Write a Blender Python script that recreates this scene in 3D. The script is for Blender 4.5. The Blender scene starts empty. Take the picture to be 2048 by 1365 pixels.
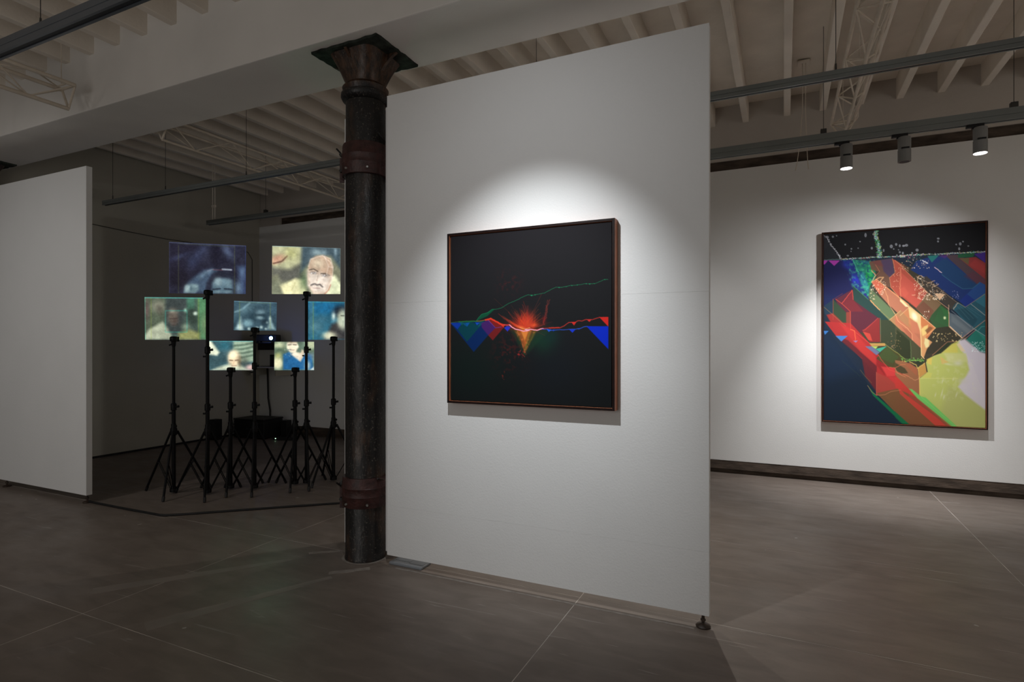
import bpy, bmesh, math, random
import numpy as np
from mathutils import Vector, Matrix

random.seed(4)
R = math.radians
SC = bpy.context.scene
COL = SC.collection

# ------------------------------------------------------------------ camera, world, lights, exposure
CAM_YAW = R(25.3); CAM_H = 1.40; F_PX = 1150.0; CX, CY = 1024.0, 690.0
cam = bpy.data.cameras.new('camera'); cam_o = bpy.data.objects.new('camera', cam); COL.objects.link(cam_o)
cam_o.location = (0, 0, CAM_H); cam_o.rotation_euler = (R(90), 0, CAM_YAW)
cam.sensor_width = 36.0; cam.lens = 36.0 * F_PX / 2048.0
cam.shift_y = (CY - 682.5) / 2048.0
cam.clip_start = 0.05
SC.camera = cam_o

SC.view_settings.view_transform = 'Standard'
SC.view_settings.look = 'None'
SC.view_settings.gamma = 1.0
SC.view_settings.use_curve_mapping = False
SC.view_settings.exposure = 0.0

world = bpy.data.worlds.new('gallery_ambience'); SC.world = world; world.use_nodes = True
wn = world.node_tree.nodes['Background']
wn.inputs[0].default_value = (1.0, 0.95, 0.89, 1); wn.inputs[1].default_value = 0.118

def lamp(kind, name, loc, target, energy, color=(1, 1, 1), **kw):
    l = bpy.data.lights.new(name, kind); l.energy = energy; l.color = color
    for k, v in kw.items(): setattr(l, k, v)
    o = bpy.data.objects.new(name, l); COL.objects.link(o); o.location = loc
    o.rotation_euler = (Vector(target) - Vector(loc)).to_track_quat('-Z', 'Y').to_euler()
    return o
# the picture spotlight in front of the centre partition (just under its lamp head)
lamp('SPOT', 'picture_spot', (-1.16, 1.70, 2.78), (-1.26, 2.97, 1.40), 139, (0.94, 0.98, 1.0),
     spot_size=R(66), spot_blend=1.0, shadow_soft_size=0.012)
lamp('SPOT', 'picture_spot_spill', (-1.16, 1.70, 2.78), (-1.26, 2.97, 2.20), 11, (0.96, 0.98, 1.0),
     spot_size=R(122), spot_blend=1.0, shadow_soft_size=0.012)
# the two lit wall spots on the far track, and unseen ones added behind the centre partition for bounce light
for sx, tx, tz, en, sz in ((0.455, 0.82, 0.48, 245, 70), (1.315, 0.45, 0.90, 86, 120), (-0.78, -1.3, 0.8, 16, 90), (-1.90, -1.6, 0.9, 16, 90)):
    lamp('SPOT', 'wall_or_added_spot', (sx, 5.37, 2.79), (tx, 6.64, tz), en, (0.985, 0.99, 1.0),
         spot_size=R(sz), spot_blend=1.0, shadow_soft_size=0.012)
# spots of the same track turned to the front, hidden behind the centre partition
lamp('SPOT', 'track_or_added_spot', (-1.10, 5.29, 2.79), (-0.9, 2.4, 0.0), 78, (1.0, 0.93, 0.84),
     spot_size=R(110), spot_blend=0.9, shadow_soft_size=0.012)
lamp('SPOT', 'track_or_added_spot', (-2.42, 5.29, 2.79), (0.2, 2.6, 0.0), 80, (1.0, 0.93, 0.84),
     spot_size=R(100), spot_blend=0.9, shadow_soft_size=0.012)
# unseen spot added on the near track for a floor shadow edge at right
lamp('SPOT', 'track_or_added_spot', (-1.02, 1.74, 2.78), (1.0, 3.4, 0.0), 5, (1.0, 0.97, 0.93),
     spot_size=R(56), spot_blend=0.7, shadow_soft_size=0.012)
# spot that washes the left partition, and added unseen fill lamps behind the viewer and at the right
lamp('SPOT', 'wash_spot', (-5.6, -0.2, 2.9), (-6.3, 2.97, 0.5), 78, (1.0, 0.98, 0.95),
     spot_size=R(110), spot_blend=1.0, shadow_soft_size=0.05)
lamp('AREA', 'fill_light', (-2.6, -2.9, 1.6), (-3.0, 3.0, 2.6), 38, (1.0, 0.95, 0.9), size=3.0)
lamp('AREA', 'fill_light', (4.9, 3.6, 1.7), (0.0, 4.6, 2.6), 26, (1.0, 0.92, 0.83), size=2.6)
# the video projector's own beam, from the corner of the dark room
PROJ = (-7.02, 6.22, 1.50)
lamp('SPOT', 'projector_beam', (PROJ[0] + 0.10, PROJ[1] - 0.14, PROJ[2]), (-1.9, 1.0, 0.10), 8, (0.34, 1.0, 0.42),
     spot_size=R(22), spot_blend=1.0, shadow_soft_size=0.14)
lamp('SPOT', 'projector_beam', (PROJ[0] + 0.10, PROJ[1] - 0.14, PROJ[2] + .02), (-2.55, 2.95, 2.75), 26, (0.10, 1.0, 0.40),
     spot_size=R(18), spot_blend=0.5, shadow_soft_size=0.01)
lamp('POINT', 'projector_glow', (PROJ[0] + 0.11, PROJ[1] - 0.16, PROJ[2]), (0, 0, 0), 0.6, (0.12, 0.25, 1.0), shadow_soft_size=0.02)

# ------------------------------------------------------------------ helpers
def setp(o, label=None, cat=None, group=None, kind=None):
    if label: o['label'] = label
    if cat: o['category'] = cat
    if group: o['group'] = group
    if kind: o['kind'] = kind
    return o
def thing(name, label, cat, loc=(0, 0, 0), rz=0, group=None):
    o = bpy.data.objects.new(name, None); COL.objects.link(o); o.location = loc; o.rotation_euler = (0, 0, rz)
    o.empty_display_size = 0.1
    return setp(o, label, cat, group)
def obj(name, bm, mat, parent=None, smooth=False, loc=None, rz=0):
    me = bpy.data.meshes.new(name); bm.normal_update(); bm.to_mesh(me); bm.free()
    me.materials.append(mat)
    if smooth:
        for p in me.polygons: p.use_smooth = True
        try: me.set_sharp_from_angle(angle=R(40))
        except Exception: pass
    o = bpy.data.objects.new(name, me); COL.objects.link(o)
    if parent: o.parent = parent
    if loc: o.location = loc
    if rz: o.rotation_euler = (0, 0, rz)
    return o
def inst(src, name, loc, parent=None, rz=0):
    o = src.copy(); o.name = name; COL.objects.link(o); o.location = loc; o.rotation_euler = (0, 0, rz)
    o.parent = parent
    return o
def copy_tree(o, parent=None):
    c = o.copy(); COL.objects.link(c); c.parent = parent
    for ch in list(o.children): copy_tree(ch, c)
    return c
def box(bm, x0, x1, y0, y1, z0, z1, bev=0.0, mat=None):
    vs = [bm.verts.new((x, y, z)) for z in (z0, z1) for y in (y0, y1) for x in (x0, x1)]
    fs = [(0, 2, 3, 1), (4, 5, 7, 6), (0, 1, 5, 4), (2, 6, 7, 3), (0, 4, 6, 2), (1, 3, 7, 5)]
    faces = [bm.faces.new([vs[i] for i in f]) for f in fs]
    if bev > 0:
        es = list({e for f in faces for e in f.edges})
        bmesh.ops.bevel(bm, geom=es, offset=bev, segments=2, affect='EDGES', profile=0.6)
    return bm
def nbox(*a, **k):
    return box(bmesh.new(), *a, **k)
def tube(bm, a, b, r, r2=None, n=12, cap=True):
    a = Vector(a); b = Vector(b); d = (b - a)
    if r2 is None: r2 = r
    q = d.to_track_quat('Z', 'Y').to_matrix()
    ra = [bm.verts.new(a + q @ Vector((math.cos(t) * r, math.sin(t) * r, 0))) for t in [2 * math.pi * i / n for i in range(n)]]
    rb = [bm.verts.new(b + q @ Vector((math.cos(t) * r2, math.sin(t) * r2, 0))) for t in [2 * math.pi * i / n for i in range(n)]]
    for i in range(n):
        bm.faces.new((ra[i], ra[(i + 1) % n], rb[(i + 1) % n], rb[i]))
    if cap:
        bm.faces.new(list(reversed(ra))); bm.faces.new(rb)
    return bm
def lathe(bm, prof, n=40, c=(0, 0), cap=True):
    rings = []
    for r, z in prof:
        rings.append([bm.verts.new((c[0] + r * math.cos(2 * math.pi * i / n), c[1] + r * math.sin(2 * math.pi * i / n), z)) for i in range(n)])
    for k in range(len(rings) - 1):
        for i in range(n):
            bm.faces.new((rings[k][i], rings[k][(i + 1) % n], rings[k + 1][(i + 1) % n], rings[k + 1][i]))
    if cap:
        bm.faces.new(list(reversed(rings[0]))); bm.faces.new(rings[-1])
    return bm
def ball(bm, c, r, seg=12):
    bmesh.ops.create_uvsphere(bm, u_segments=seg, v_segments=max(6, seg // 2 + 2), radius=r, matrix=Matrix.Translation(c))
    return bm
def path_tube(bm, pts, r, n=8):
    pts = [Vector(p) for p in pts]
    rings = []
    for i, p in enumerate(pts):
        d = (pts[min(i + 1, len(pts) - 1)] - pts[max(i - 1, 0)]).normalized()
        up = Vector((0, 0, 1)) if abs(d.z) < 0.9 else Vector((1, 0, 0))
        s = d.cross(up).normalized(); u = s.cross(d)
        rings.append([bm.verts.new(p + s * (math.cos(t) * r) + u * (math.sin(t) * r)) for t in [2 * math.pi * k / n for k in range(n)]])
    for a, b in zip(rings[:-1], rings[1:]):
        for k in range(n): bm.faces.new((a[k], a[(k + 1) % n], b[(k + 1) % n], b[k]))
    bm.faces.new(rings[0]); bm.faces.new(list(reversed(rings[-1])))
    return bm

# ------------------------------------------------------------------ materials
def srgb(c):
    return tuple(((x / 255) / 12.92 if x / 255 <= 0.04045 else ((x / 255 + 0.055) / 1.055) ** 2.4) for x in c)
def mat(name, col, rough=0.6, spec=0.5, metal=0.0, var=0.06, scale=6.0, bump=0.0, bscale=60.0, stretch=(1, 1, 1)):
    m = bpy.data.materials.new(name); m.use_nodes = True
    nt = m.node_tree; b = nt.nodes['Principled BSDF']
    b.inputs['Roughness'].default_value = rough; b.inputs['Metallic'].default_value = metal
    b.inputs['Specular IOR Level'].default_value = spec
    geo = nt.nodes.new('ShaderNodeNewGeometry'); mp = nt.nodes.new('ShaderNodeMapping'); mp.inputs['Scale'].default_value = stretch
    nt.links.new(geo.outputs['Position'], mp.inputs[0])
    n = nt.nodes.new('ShaderNodeTexNoise'); n.inputs['Scale'].default_value = scale; n.inputs['Detail'].default_value = 6
    nt.links.new(mp.outputs[0], n.inputs['Vector'])
    r = nt.nodes.new('ShaderNodeValToRGB')
    c = col
    r.color_ramp.elements[0].position = 0.3; r.color_ramp.elements[1].position = 0.7
    r.color_ramp.elements[0].color = tuple(max(0, x * (1 - var)) for x in c) + (1,)
    r.color_ramp.elements[1].color = tuple(min(1, x * (1 + var)) for x in c) + (1,)
    nt.links.new(n.outputs['Fac'], r.inputs[0]); nt.links.new(r.outputs[0], b.inputs['Base Color'])
    if bump > 0:
        n2 = nt.nodes.new('ShaderNodeTexNoise'); n2.inputs['Scale'].default_value = bscale; n2.inputs['Detail'].default_value = 4
        nt.links.new(mp.outputs[0], n2.inputs['Vector'])
        bp = nt.nodes.new('ShaderNodeBump'); bp.inputs['Strength'].default_value = bump; bp.inputs['Distance'].default_value = 0.01
        nt.links.new(n2.outputs['Fac'], bp.inputs['Height']); nt.links.new(bp.outputs[0], b.inputs['Normal'])
    return m
def emat(name, col, strength):
    m = bpy.data.materials.new(name); m.use_nodes = True; b = m.node_tree.nodes['Principled BSDF']
    b.inputs['Base Color'].default_value = (0, 0, 0, 1); b.inputs['Emission Color'].default_value = tuple(col) + (1,)
    b.inputs['Emission Strength'].default_value = strength
    return m

M_WALL = mat('white_wall_paint', (0.74, 0.735, 0.72), 0.75, 0.25, var=0.02, scale=2.0, bump=0.10, bscale=90)
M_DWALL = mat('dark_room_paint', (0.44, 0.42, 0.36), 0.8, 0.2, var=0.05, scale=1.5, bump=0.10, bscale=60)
M_PANEL = mat('partition_paint', (0.76, 0.765, 0.765), 0.7, 0.25, var=0.015, scale=2.5, bump=0.12, bscale=110)
M_CEIL = mat('ceiling_paint', (0.84, 0.775, 0.69), 0.8, 0.2, var=0.07, scale=3.0, bump=0.2, bscale=30)
M_UPPER = mat('upper_wall_plaster', (0.50, 0.455, 0.41), 0.85, 0.2, var=0.05, scale=2.0, bump=0.2, bscale=25)
M_BEAM = mat('beam_plaster', (0.80, 0.78, 0.75), 0.8, 0.2, var=0.05, scale=1.8, bump=0.1, bscale=25)
M_DARKSTRIP = mat('old_dark_concrete', (0.075, 0.055, 0.042), 0.75, 0.3, var=0.45, scale=9.0, bump=0.5, bscale=40, stretch=(0.6, 1, 2))
M_TRUSS = mat('cream_truss_paint', (0.66, 0.585, 0.49), 0.6, 0.4, var=0.08, scale=12)
M_RAIL = mat('grey_track_aluminium', (0.19, 0.205, 0.20), 0.42, 0.5, metal=0.25, var=0.05, scale=4)
M_RAILDARK = mat('track_slot', (0.01, 0.012, 0.018), 0.5)
M_RAILBLUE = mat('blue_grey_track_aluminium', (0.10, 0.115, 0.135), 0.35, 0.5, metal=0.3, var=0.05, scale=4)
M_PLATE = mat('greenish_rough_iron_plate', (0.028, 0.034, 0.028), 0.8, 0.2, var=0.6, scale=18, bump=0.6, bscale=40)
M_WIRE = mat('suspension_wire', (0.03, 0.028, 0.025), 0.5)
M_SPOT = mat('grey_spotlight_housing', (0.20, 0.20, 0.195), 0.45, 0.4)
M_BLACK = mat('black_plastic', (0.008, 0.008, 0.009), 0.5, 0.35)
M_STAND = mat('black_powder_coat', (0.0025, 0.0025, 0.003), 0.5, 0.15)
M_CLAMP = mat('oxblood_iron_clamp', (0.045, 0.014, 0.012), 0.5, 0.5, var=0.5, scale=20, bump=0.3, bscale=60)
M_BOLT = mat('galvanised_bolt', (0.35, 0.34, 0.32), 0.4, 0.5, metal=0.6)
M_GREYBOX = mat('grey_floor_box_paint', (0.20, 0.215, 0.235), 0.5, 0.4)
M_FOOT = mat('rusty_threaded_steel', (0.035, 0.022, 0.015), 0.5, 0.5, var=0.5, scale=60)
M_FRAME = mat('dark_walnut_face', (0.010, 0.004, 0.0035), 0.5, 0.12, var=0.3, scale=30, stretch=(1, 1, 1))
M_FRAMESIDE = mat('copper_brown_side', (0.42, 0.145, 0.07), 0.45, 0.4, var=0.25, scale=25, stretch=(4, 4, 0.6))
M_GLOW = emat('spotlight_glow', (1.0, 0.98, 0.95), 6.0)
M_LENS = emat('projector_lens_glow', (0.25, 0.62, 1.0), 60.0)
M_LED = emat('status_led', (0.5, 1.0, 0.6), 3.0)

# weathered iron of the column
def iron():
    m = bpy.data.materials.new('weathered_black_iron'); m.use_nodes = True
    nt = m.node_tree; b = nt.nodes['Principled BSDF']; L = nt.links.new
    geo = nt.nodes.new('ShaderNodeNewGeometry')
    mp = nt.nodes.new('ShaderNodeMapping'); mp.inputs['Scale'].default_value = (1, 1, 0.35); L(geo.outputs['Position'], mp.inputs[0])
    def noise(s, d=8, v=mp.outputs[0]):
        n = nt.nodes.new('ShaderNodeTexNoise'); n.inputs['Scale'].default_value = s; n.inputs['Detail'].default_value = d
        L(v, n.inputs['Vector']); return n.outputs['Fac']
    def ramp(f, stops):
        r = nt.nodes.new('ShaderNodeValToRGB'); e = r.color_ramp.elements
        e[0].position, e[0].color = stops[0][0], tuple(stops[0][1]) + (1,)
        e[1].position, e[1].color = stops[-1][0], tuple(stops[-1][1]) + (1,)
        for p, c in stops[1:-1]:
            x = e.new(p); x.color = tuple(c) + (1,)
        L(f, r.inputs[0]); return r.outputs[0]
    def mix(f, a, c):
        n = nt.nodes.new('ShaderNodeMix'); n.data_type = 'RGBA'; L(f, n.inputs[0]); L(a, n.inputs[6]); L(c, n.inputs[7]); return n.outputs[2]
    base = ramp(noise(14), [(0.3, (0.004, 0.004, 0.0045)), (0.7, (0.012, 0.0105, 0.010))])
    rust = ramp(noise(40), [(0.35, (0.016, 0.009, 0.006)), (0.65, (0.085, 0.042, 0.022))])
    # more rust at the foot and on the capital
    sep = nt.nodes.new('ShaderNodeSeparateXYZ'); L(geo.outputs['Position'], sep.inputs[0])
    low = nt.nodes.new('ShaderNodeMapRange'); low.inputs[1].default_value = 0.9; low.inputs[2].default_value = 0.0; low.inputs[3].default_value = 0.0; low.inputs[4].default_value = 0.16; L(sep.outputs[2], low.inputs[0])
    high = nt.nodes.new('ShaderNodeMapRange'); high.inputs[1].default_value = 3.02; high.inputs[2].default_value = 3.12; high.inputs[3].default_value = 0.0; high.inputs[4].default_value = 0.34; L(sep.outputs[2], high.inputs[0])
    ad = nt.nodes.new('ShaderNodeMath'); L(low.outputs[0], ad.inputs[0]); L(high.outputs[0], ad.inputs[1])
    ad2 = nt.nodes.new('ShaderNodeMath'); L(ad.outputs[0], ad2.inputs[0]); L(noise(7), ad2.inputs[1])
    rf = ramp(ad2.outputs[0], [(0.56, (0, 0, 0)), (0.74, (1, 1, 1))])
    c1 = mix(rf, base, rust)
    chips = ramp(noise(95, 3, geo.outputs['Position']), [(0.60, (0, 0, 0)), (0.72, (1, 1, 1))])
    pale = nt.nodes.new('ShaderNodeRGB'); pale.outputs[0].default_value = (0.10, 0.085, 0.072, 1)
    c2 = mix(chips, c1, pale.outputs[0])
    L(c2, b.inputs['Base Color']); b.inputs['Specular IOR Level'].default_value = 0.45
    rr = ramp(noise(25), [(0.3, (0.28,) * 3), (0.7, (0.55,) * 3)]); L(rr, b.inputs['Roughness'])
    bp = nt.nodes.new('ShaderNodeBump'); bp.inputs['Strength'].default_value = 0.45; bp.inputs['Distance'].default_value = 0.006
    L(noise(70), bp.inputs['Height']); L(bp.outputs[0], b.inputs['Normal'])
    return m
M_IRON = iron()

# stained, scuffed concrete
def concrete():
    m = bpy.data.materials.new('stained_concrete'); m.use_nodes = True
    nt = m.node_tree; b = nt.nodes['Principled BSDF']; L = nt.links.new
    geo = nt.nodes.new('ShaderNodeNewGeometry'); P = geo.outputs['Position']
    def noise(s, d=6, v=P, dist=0.0):
        n = nt.nodes.new('ShaderNodeTexNoise'); n.inputs['Scale'].default_value = s; n.inputs['Detail'].default_value = d
        n.inputs['Distortion'].default_value = dist; L(v, n.inputs['Vector']); return n.outputs['Fac']
    def ramp(f, stops):
        r = nt.nodes.new('ShaderNodeValToRGB'); e = r.color_ramp.elements
        e[0].position, e[0].color = stops[0][0], tuple(stops[0][1]) + (1,)
        e[1].position, e[1].color = stops[-1][0], tuple(stops[-1][1]) + (1,)
        for p, c in stops[1:-1]:
            x = e.new(p); x.color = tuple(c) + (1,)
        L(f, r.inputs[0]); return r.outputs[0]
    def mix(f, a, c):
        n = nt.nodes.new('ShaderNodeMix'); n.data_type = 'RGBA'; L(f, n.inputs[0]); L(a, n.inputs[6]); L(c, n.inputs[7]); return n.outputs[2]
    mp = nt.nodes.new('ShaderNodeMapping'); mp.inputs['Rotation'].default_value = (0, 0, R(20)); mp.inputs['Scale'].default_value = (0.7, 2.2, 1); L(P, mp.inputs[0])
    c0 = ramp(noise(0.9, 8), [(0.25, (0.140, 0.108, 0.090)), (0.5, (0.188, 0.149, 0.125)), (0.75, (0.238, 0.192, 0.163))])
    c1 = ramp(noise(5, 9, mp.outputs[0], 0.6), [(0.3, (0.122, 0.099, 0.083)), (0.7, (0.232, 0.195, 0.168))])
    half = nt.nodes.new('ShaderNodeRGB'); half.outputs[0].default_value = (0.5, 0.5, 0.5, 1)
    c = mix(half.outputs[0], c0, c1)
    pale = nt.nodes.new('ShaderNodeRGB'); pale.outputs[0].default_value = (0.42, 0.39, 0.36, 1)
    # small paint drips and chips
    vor = nt.nodes.new('ShaderNodeTexVoronoi'); vor.inputs['Scale'].default_value = 3.2
    mv = nt.nodes.new('ShaderNodeVectorMath'); mv.operation = 'ADD'
    nz = nt.nodes.new('ShaderNodeTexNoise'); nz.inputs['Scale'].default_value = 22; L(P, nz.inputs['Vector'])
    sc = nt.nodes.new('ShaderNodeVectorMath'); sc.operation = 'SCALE'; sc.inputs['Scale'].default_value = 0.05; L(nz.outputs['Color'], sc.inputs[0])
    L(P, mv.inputs[0]); L(sc.outputs[0], mv.inputs[1]); L(mv.outputs[0], vor.inputs['Vector'])
    dr = ramp(vor.outputs['Distance'], [(0.028, (1, 1, 1)), (0.042, (0, 0, 0))])
    c = mix(dr, c, pale.outputs[0])
    # long scuff marks
    mp2 = nt.nodes.new('ShaderNodeMapping'); mp2.inputs['Rotation'].default_value = (0, 0, R(-35)); mp2.inputs['Scale'].default_value = (1.2, 16, 1); L(P, mp2.inputs[0])
    sf = ramp(noise(1.6, 10, mp2.outputs[0], 1.2), [(0.665, (0, 0, 0)), (0.72, (0.38,) * 3)])
    c = mix(sf, c, pale.outputs[0])
    L(c, b.inputs['Base Color'])
    rr = ramp(noise(2.5, 8), [(0.3, (0.40,) * 3), (0.7, (0.58,) * 3)]); L(rr, b.inputs['Roughness'])
    b.inputs['Specular IOR Level'].default_value = 0.45
    bp = nt.nodes.new('ShaderNodeBump'); bp.inputs['Strength'].default_value = 0.12; bp.inputs['Distance'].default_value = 0.01
    L(noise(18, 8), bp.inputs['Height']); L(bp.outputs[0], b.inputs['Normal'])
    return m
M_FLOOR = concrete()
M_JOINT = mat('pale_joint_filler', (0.52, 0.48, 0.44), 0.8, var=0.5, scale=4)
M_LIGHTSTREAK = mat('faint_light_streak', (0.235, 0.20, 0.175), 0.5, var=0.14, scale=5)  # floor light put into a slightly paler concrete tone
M_PALEMARK = mat('pale_mark_and_light_strip', (0.27, 0.24, 0.215), 0.6, var=0.25, scale=20)  # pale coat, also used for the painted light strip

def attr_mat(name, emit, strength=1.0, rough=0.5, spec=0.4):
    m = bpy.data.materials.new(name); m.use_nodes = True; nt = m.node_tree; b = nt.nodes['Principled BSDF']
    a = nt.nodes.new('ShaderNodeAttribute'); a.attribute_name = 'artwork'
    if emit:
        b.inputs['Base Color'].default_value = (0.01, 0.01, 0.012, 1)
        nt.links.new(a.outputs['Color'], b.inputs['Emission Color']); b.inputs['Emission Strength'].default_value = strength
    else:
        nt.links.new(a.outputs['Color'], b.inputs['Base Color'])
    b.inputs['Roughness'].default_value = rough; b.inputs['Specular IOR Level'].default_value = spec
    return m
M_SCREEN = attr_mat('projected_video_film', True, 1.0, 0.5, 0.1)
M_CANVAS = attr_mat('printed_canvas', False, rough=0.75, spec=0.12)

# ------------------------------------------------------------------ drawing flat print (pictures, video images)
class Art:
    """Paints a flat print. Shapes are given in drawing units gx, gy; values are sRGB 0..255."""
    def __init__(s, gx, gy, base):
        s.X = gx; s.Y = gy; s.c = np.empty(gx.shape + (3,)); s.c[:] = base
        s.rng = np.random.RandomState(7)
        s.clip = None; s.desat = 0.0
    def _mix(s, m, col, mode):
        if s.clip is not None: m = m * s.clip
        m = m[..., None]; col = np.array(col, float)
        if mode == 'add': s.c += m * col
        else: s.c = s.c * (1 - m) + m * col
    def mask(s, pts, soft=0.5):
        pts = np.array(pts, float); ins = np.zeros(s.X.shape, bool); d = np.full(s.X.shape, 1e9)
        bx = (s.X > pts[:, 0].min() - 3 * soft - 1) & (s.X < pts[:, 0].max() + 3 * soft + 1) & (s.Y > pts[:, 1].min() - 3 * soft - 1) & (s.Y < pts[:, 1].max() + 3 * soft + 1)
        X = s.X[bx]; Y = s.Y[bx]; I = np.zeros(X.shape, bool); D = np.full(X.shape, 1e9)
        n = len(pts)
        for i in range(n):
            x0, y0 = pts[i]; x1, y1 = pts[(i + 1) % n]
            ex, ey = x1 - x0, y1 - y0; L = ex * ex + ey * ey + 1e-9
            t = np.clip(((X - x0) * ex + (Y - y0) * ey) / L, 0, 1)
            D = np.minimum(D, np.hypot(X - x0 - t * ex, Y - y0 - t * ey))
            cr = ((y0 > Y) != (y1 > Y))
            with np.errstate(divide='ignore', invalid='ignore'):
                I ^= cr & (X < ex * (Y - y0) / (ey if abs(ey) > 1e-9 else 1e-9) + x0)
        out = np.zeros(s.X.shape); out[bx] = np.clip(np.where(I, D, -D) / (2 * soft) + 0.5, 0, 1)
        return out
    def poly(s, pts, col, a=1.0, soft=0.5, mode='mix'):
        s._mix(s.mask(pts, soft) * a, col, mode)
    def line(s, pts, col, w=1.0, a=1.0, mode='mix', jit=0.0):
        pts = np.array(pts, float)
        if jit > 0:
            q = [pts[0]]
            for p0, p1 in zip(pts[:-1], pts[1:]):
                n = max(1, int(np.hypot(*(p1 - p0)) / 2.5))
                for k in range(1, n + 1):
                    q.append(p0 + (p1 - p0) * k / n + s.rng.uniform(-jit, jit, 2))
            pts = np.array(q)
        bx = (s.X > pts[:, 0].min() - w - 1) & (s.X < pts[:, 0].max() + w + 1) & (s.Y > pts[:, 1].min() - w - 1) & (s.Y < pts[:, 1].max() + w + 1)
        X = s.X[bx]; Y = s.Y[bx]; D = np.full(X.shape, 1e9)
        for (x0, y0), (x1, y1) in zip(pts[:-1], pts[1:]):
            ex, ey = x1 - x0, y1 - y0; L = ex * ex + ey * ey + 1e-9
            t = np.clip(((X - x0) * ex + (Y - y0) * ey) / L, 0, 1)
            D = np.minimum(D, np.hypot(X - x0 - t * ex, Y - y0 - t * ey))
        m = np.zeros(s.X.shape); m[bx] = np.clip(w / 2 + 0.5 - D, 0, 1) * a
        s._mix(m, col, mode)
    def blob(s, x, y, rx, ry, col, a=1.0, p=2.0, rot=0.0, mode='mix'):
        c, n = math.cos(R(rot)), math.sin(R(rot)); dx = s.X - x; dy = s.Y - y
        u = (dx * c + dy * n) / rx; v = (-dx * n + dy * c) / ry
        s._mix(np.exp(-np.power(u * u + v * v, p / 2.0)) * a, col, mode)
    def noise(s, scale, seed=0, oct=4):
        rng = np.random.RandomState(seed); out = np.zeros(s.X.shape); amp = 1; tot = 0
        for o in range(oct):
            g = rng.rand(64, 64); u = s.X / scale * 2 ** o; v = s.Y / scale * 2 ** o
            iu = np.floor(u).astype(int); iv = np.floor(v).astype(int); fu = u - iu; fv = v - iv
            fu = fu * fu * (3 - 2 * fu); fv = fv * fv * (3 - 2 * fv)
            a = g[iu % 64, iv % 64] * (1 - fu) + g[(iu + 1) % 64, iv % 64] * fu
            b = g[iu % 64, (iv + 1) % 64] * (1 - fu) + g[(iu + 1) % 64, (iv + 1) % 64] * fu
            out += amp * (a * (1 - fv) + b * fv); tot += amp; amp *= 0.5
        return out / tot
    def specks(s, n, box_, cols, r=(0.4, 1.3), a=0.9):
        for _ in range(n):
            x = s.rng.uniform(box_[0], box_[2]); y = s.rng.uniform(box_[1], box_[3])
            s.blob(x, y, s.rng.uniform(*r), s.rng.uniform(*r), cols[s.rng.randint(len(cols))], a, 3, s.rng.uniform(0, 180))
    def linear(s, gain=1.0, hi=0.92):
        c = np.clip(s.c, 0, 255) / 255.0
        g = c.mean(-1, keepdims=True); c = c * (1 - s.desat) + g * s.desat
        return np.clip(np.where(c <= 0.04045, c / 12.92, ((c + 0.055) / 1.055) ** 2.4) * gain, 0, hi)

def art_mesh(name, P00, P10, P11, P01, nu, nv, paint, material, parent, thick=0.004, gain=1.0, hi=0.92):
    """A printed sheet: front grid from corner P00 (top left), P10 (top right), P11 (bottom right), P01 (bottom left), plus edges and back.
    paint(u, v) gets grids of 0..1 coordinates."""
    P00, P10, P11, P01 = map(np.array, (P00, P10, P11, P01))
    u = np.linspace(0, 1, nu); v = np.linspace(0, 1, nv); U, V = np.meshgrid(u, v)
    co = (P00 * (1 - U[..., None]) * (1 - V[..., None]) + P10 * U[..., None] * (1 - V[..., None]) + P11 * U[..., None] * V[..., None] + P01 * (1 - U[..., None]) * V[..., None])
    nrm = np.cross(P01 - P00, P10 - P00); nrm = nrm / np.linalg.norm(nrm)
    rgb = paint(co, U, V).linear(gain, hi)
    verts = co.reshape(-1, 3)
    idx = np.arange(nu * nv).reshape(nv, nu)
    quads = np.stack([idx[:-1, :-1], idx[1:, :-1], idx[1:, 1:], idx[:-1, 1:]], -1).reshape(-1, 4)
    back = np.array([P00, P10, P11, P01]) - nrm * thick
    n0 = len(verts); verts = np.vstack([verts, back])
    c00, c10, c11, c01 = idx[0, 0], idx[0, -1], idx[-1, -1], idx[-1, 0]
    extra = [[n0, n0 + 1, n0 + 2, n0 + 3], [c00, c10, n0 + 1, n0], [c10, c11, n0 + 2, n0 + 1], [c11, c01, n0 + 3, n0 + 2], [c01, c00, n0, n0 + 3]]
    faces = np.vstack([quads, np.array(extra)])
    me = bpy.data.meshes.new(name)
    me.vertices.add(len(verts)); me.vertices.foreach_set('co', verts.astype(np.float32).ravel())
    me.loops.add(faces.size); me.loops.foreach_set('vertex_index', faces.astype(np.int32).ravel())
    me.polygons.add(len(faces)); me.polygons.foreach_set('loop_start', (np.arange(len(faces)) * 4).astype(np.int32))
    me.update(calc_edges=True); me.validate()
    at = me.color_attributes.new('artwork', 'FLOAT_COLOR', 'POINT')
    cc = np.ones((len(verts), 4), np.float32); cc[:n0, :3] = rgb.reshape(-1, 3); cc[n0:, :3] = rgb.reshape(-1, 3).mean(0) * 0.5
    at.data.foreach_set('color', cc.ravel())
    me.materials.append(material)
    o = bpy.data.objects.new(name, me); COL.objects.link(o)
    if parent: o.parent = parent
    return o

def project(co):
    """World points -> drawing units of the flat prints (one unit is about 1/2048 of the picture width)."""
    c, s = math.cos(CAM_YAW), math.sin(CAM_YAW)
    r = c * co[..., 0] + s * co[..., 1]; w = -s * co[..., 0] + c * co[..., 1]
    return CX + F_PX * r / w, CY - F_PX * (co[..., 2] - CAM_H) / w

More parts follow.
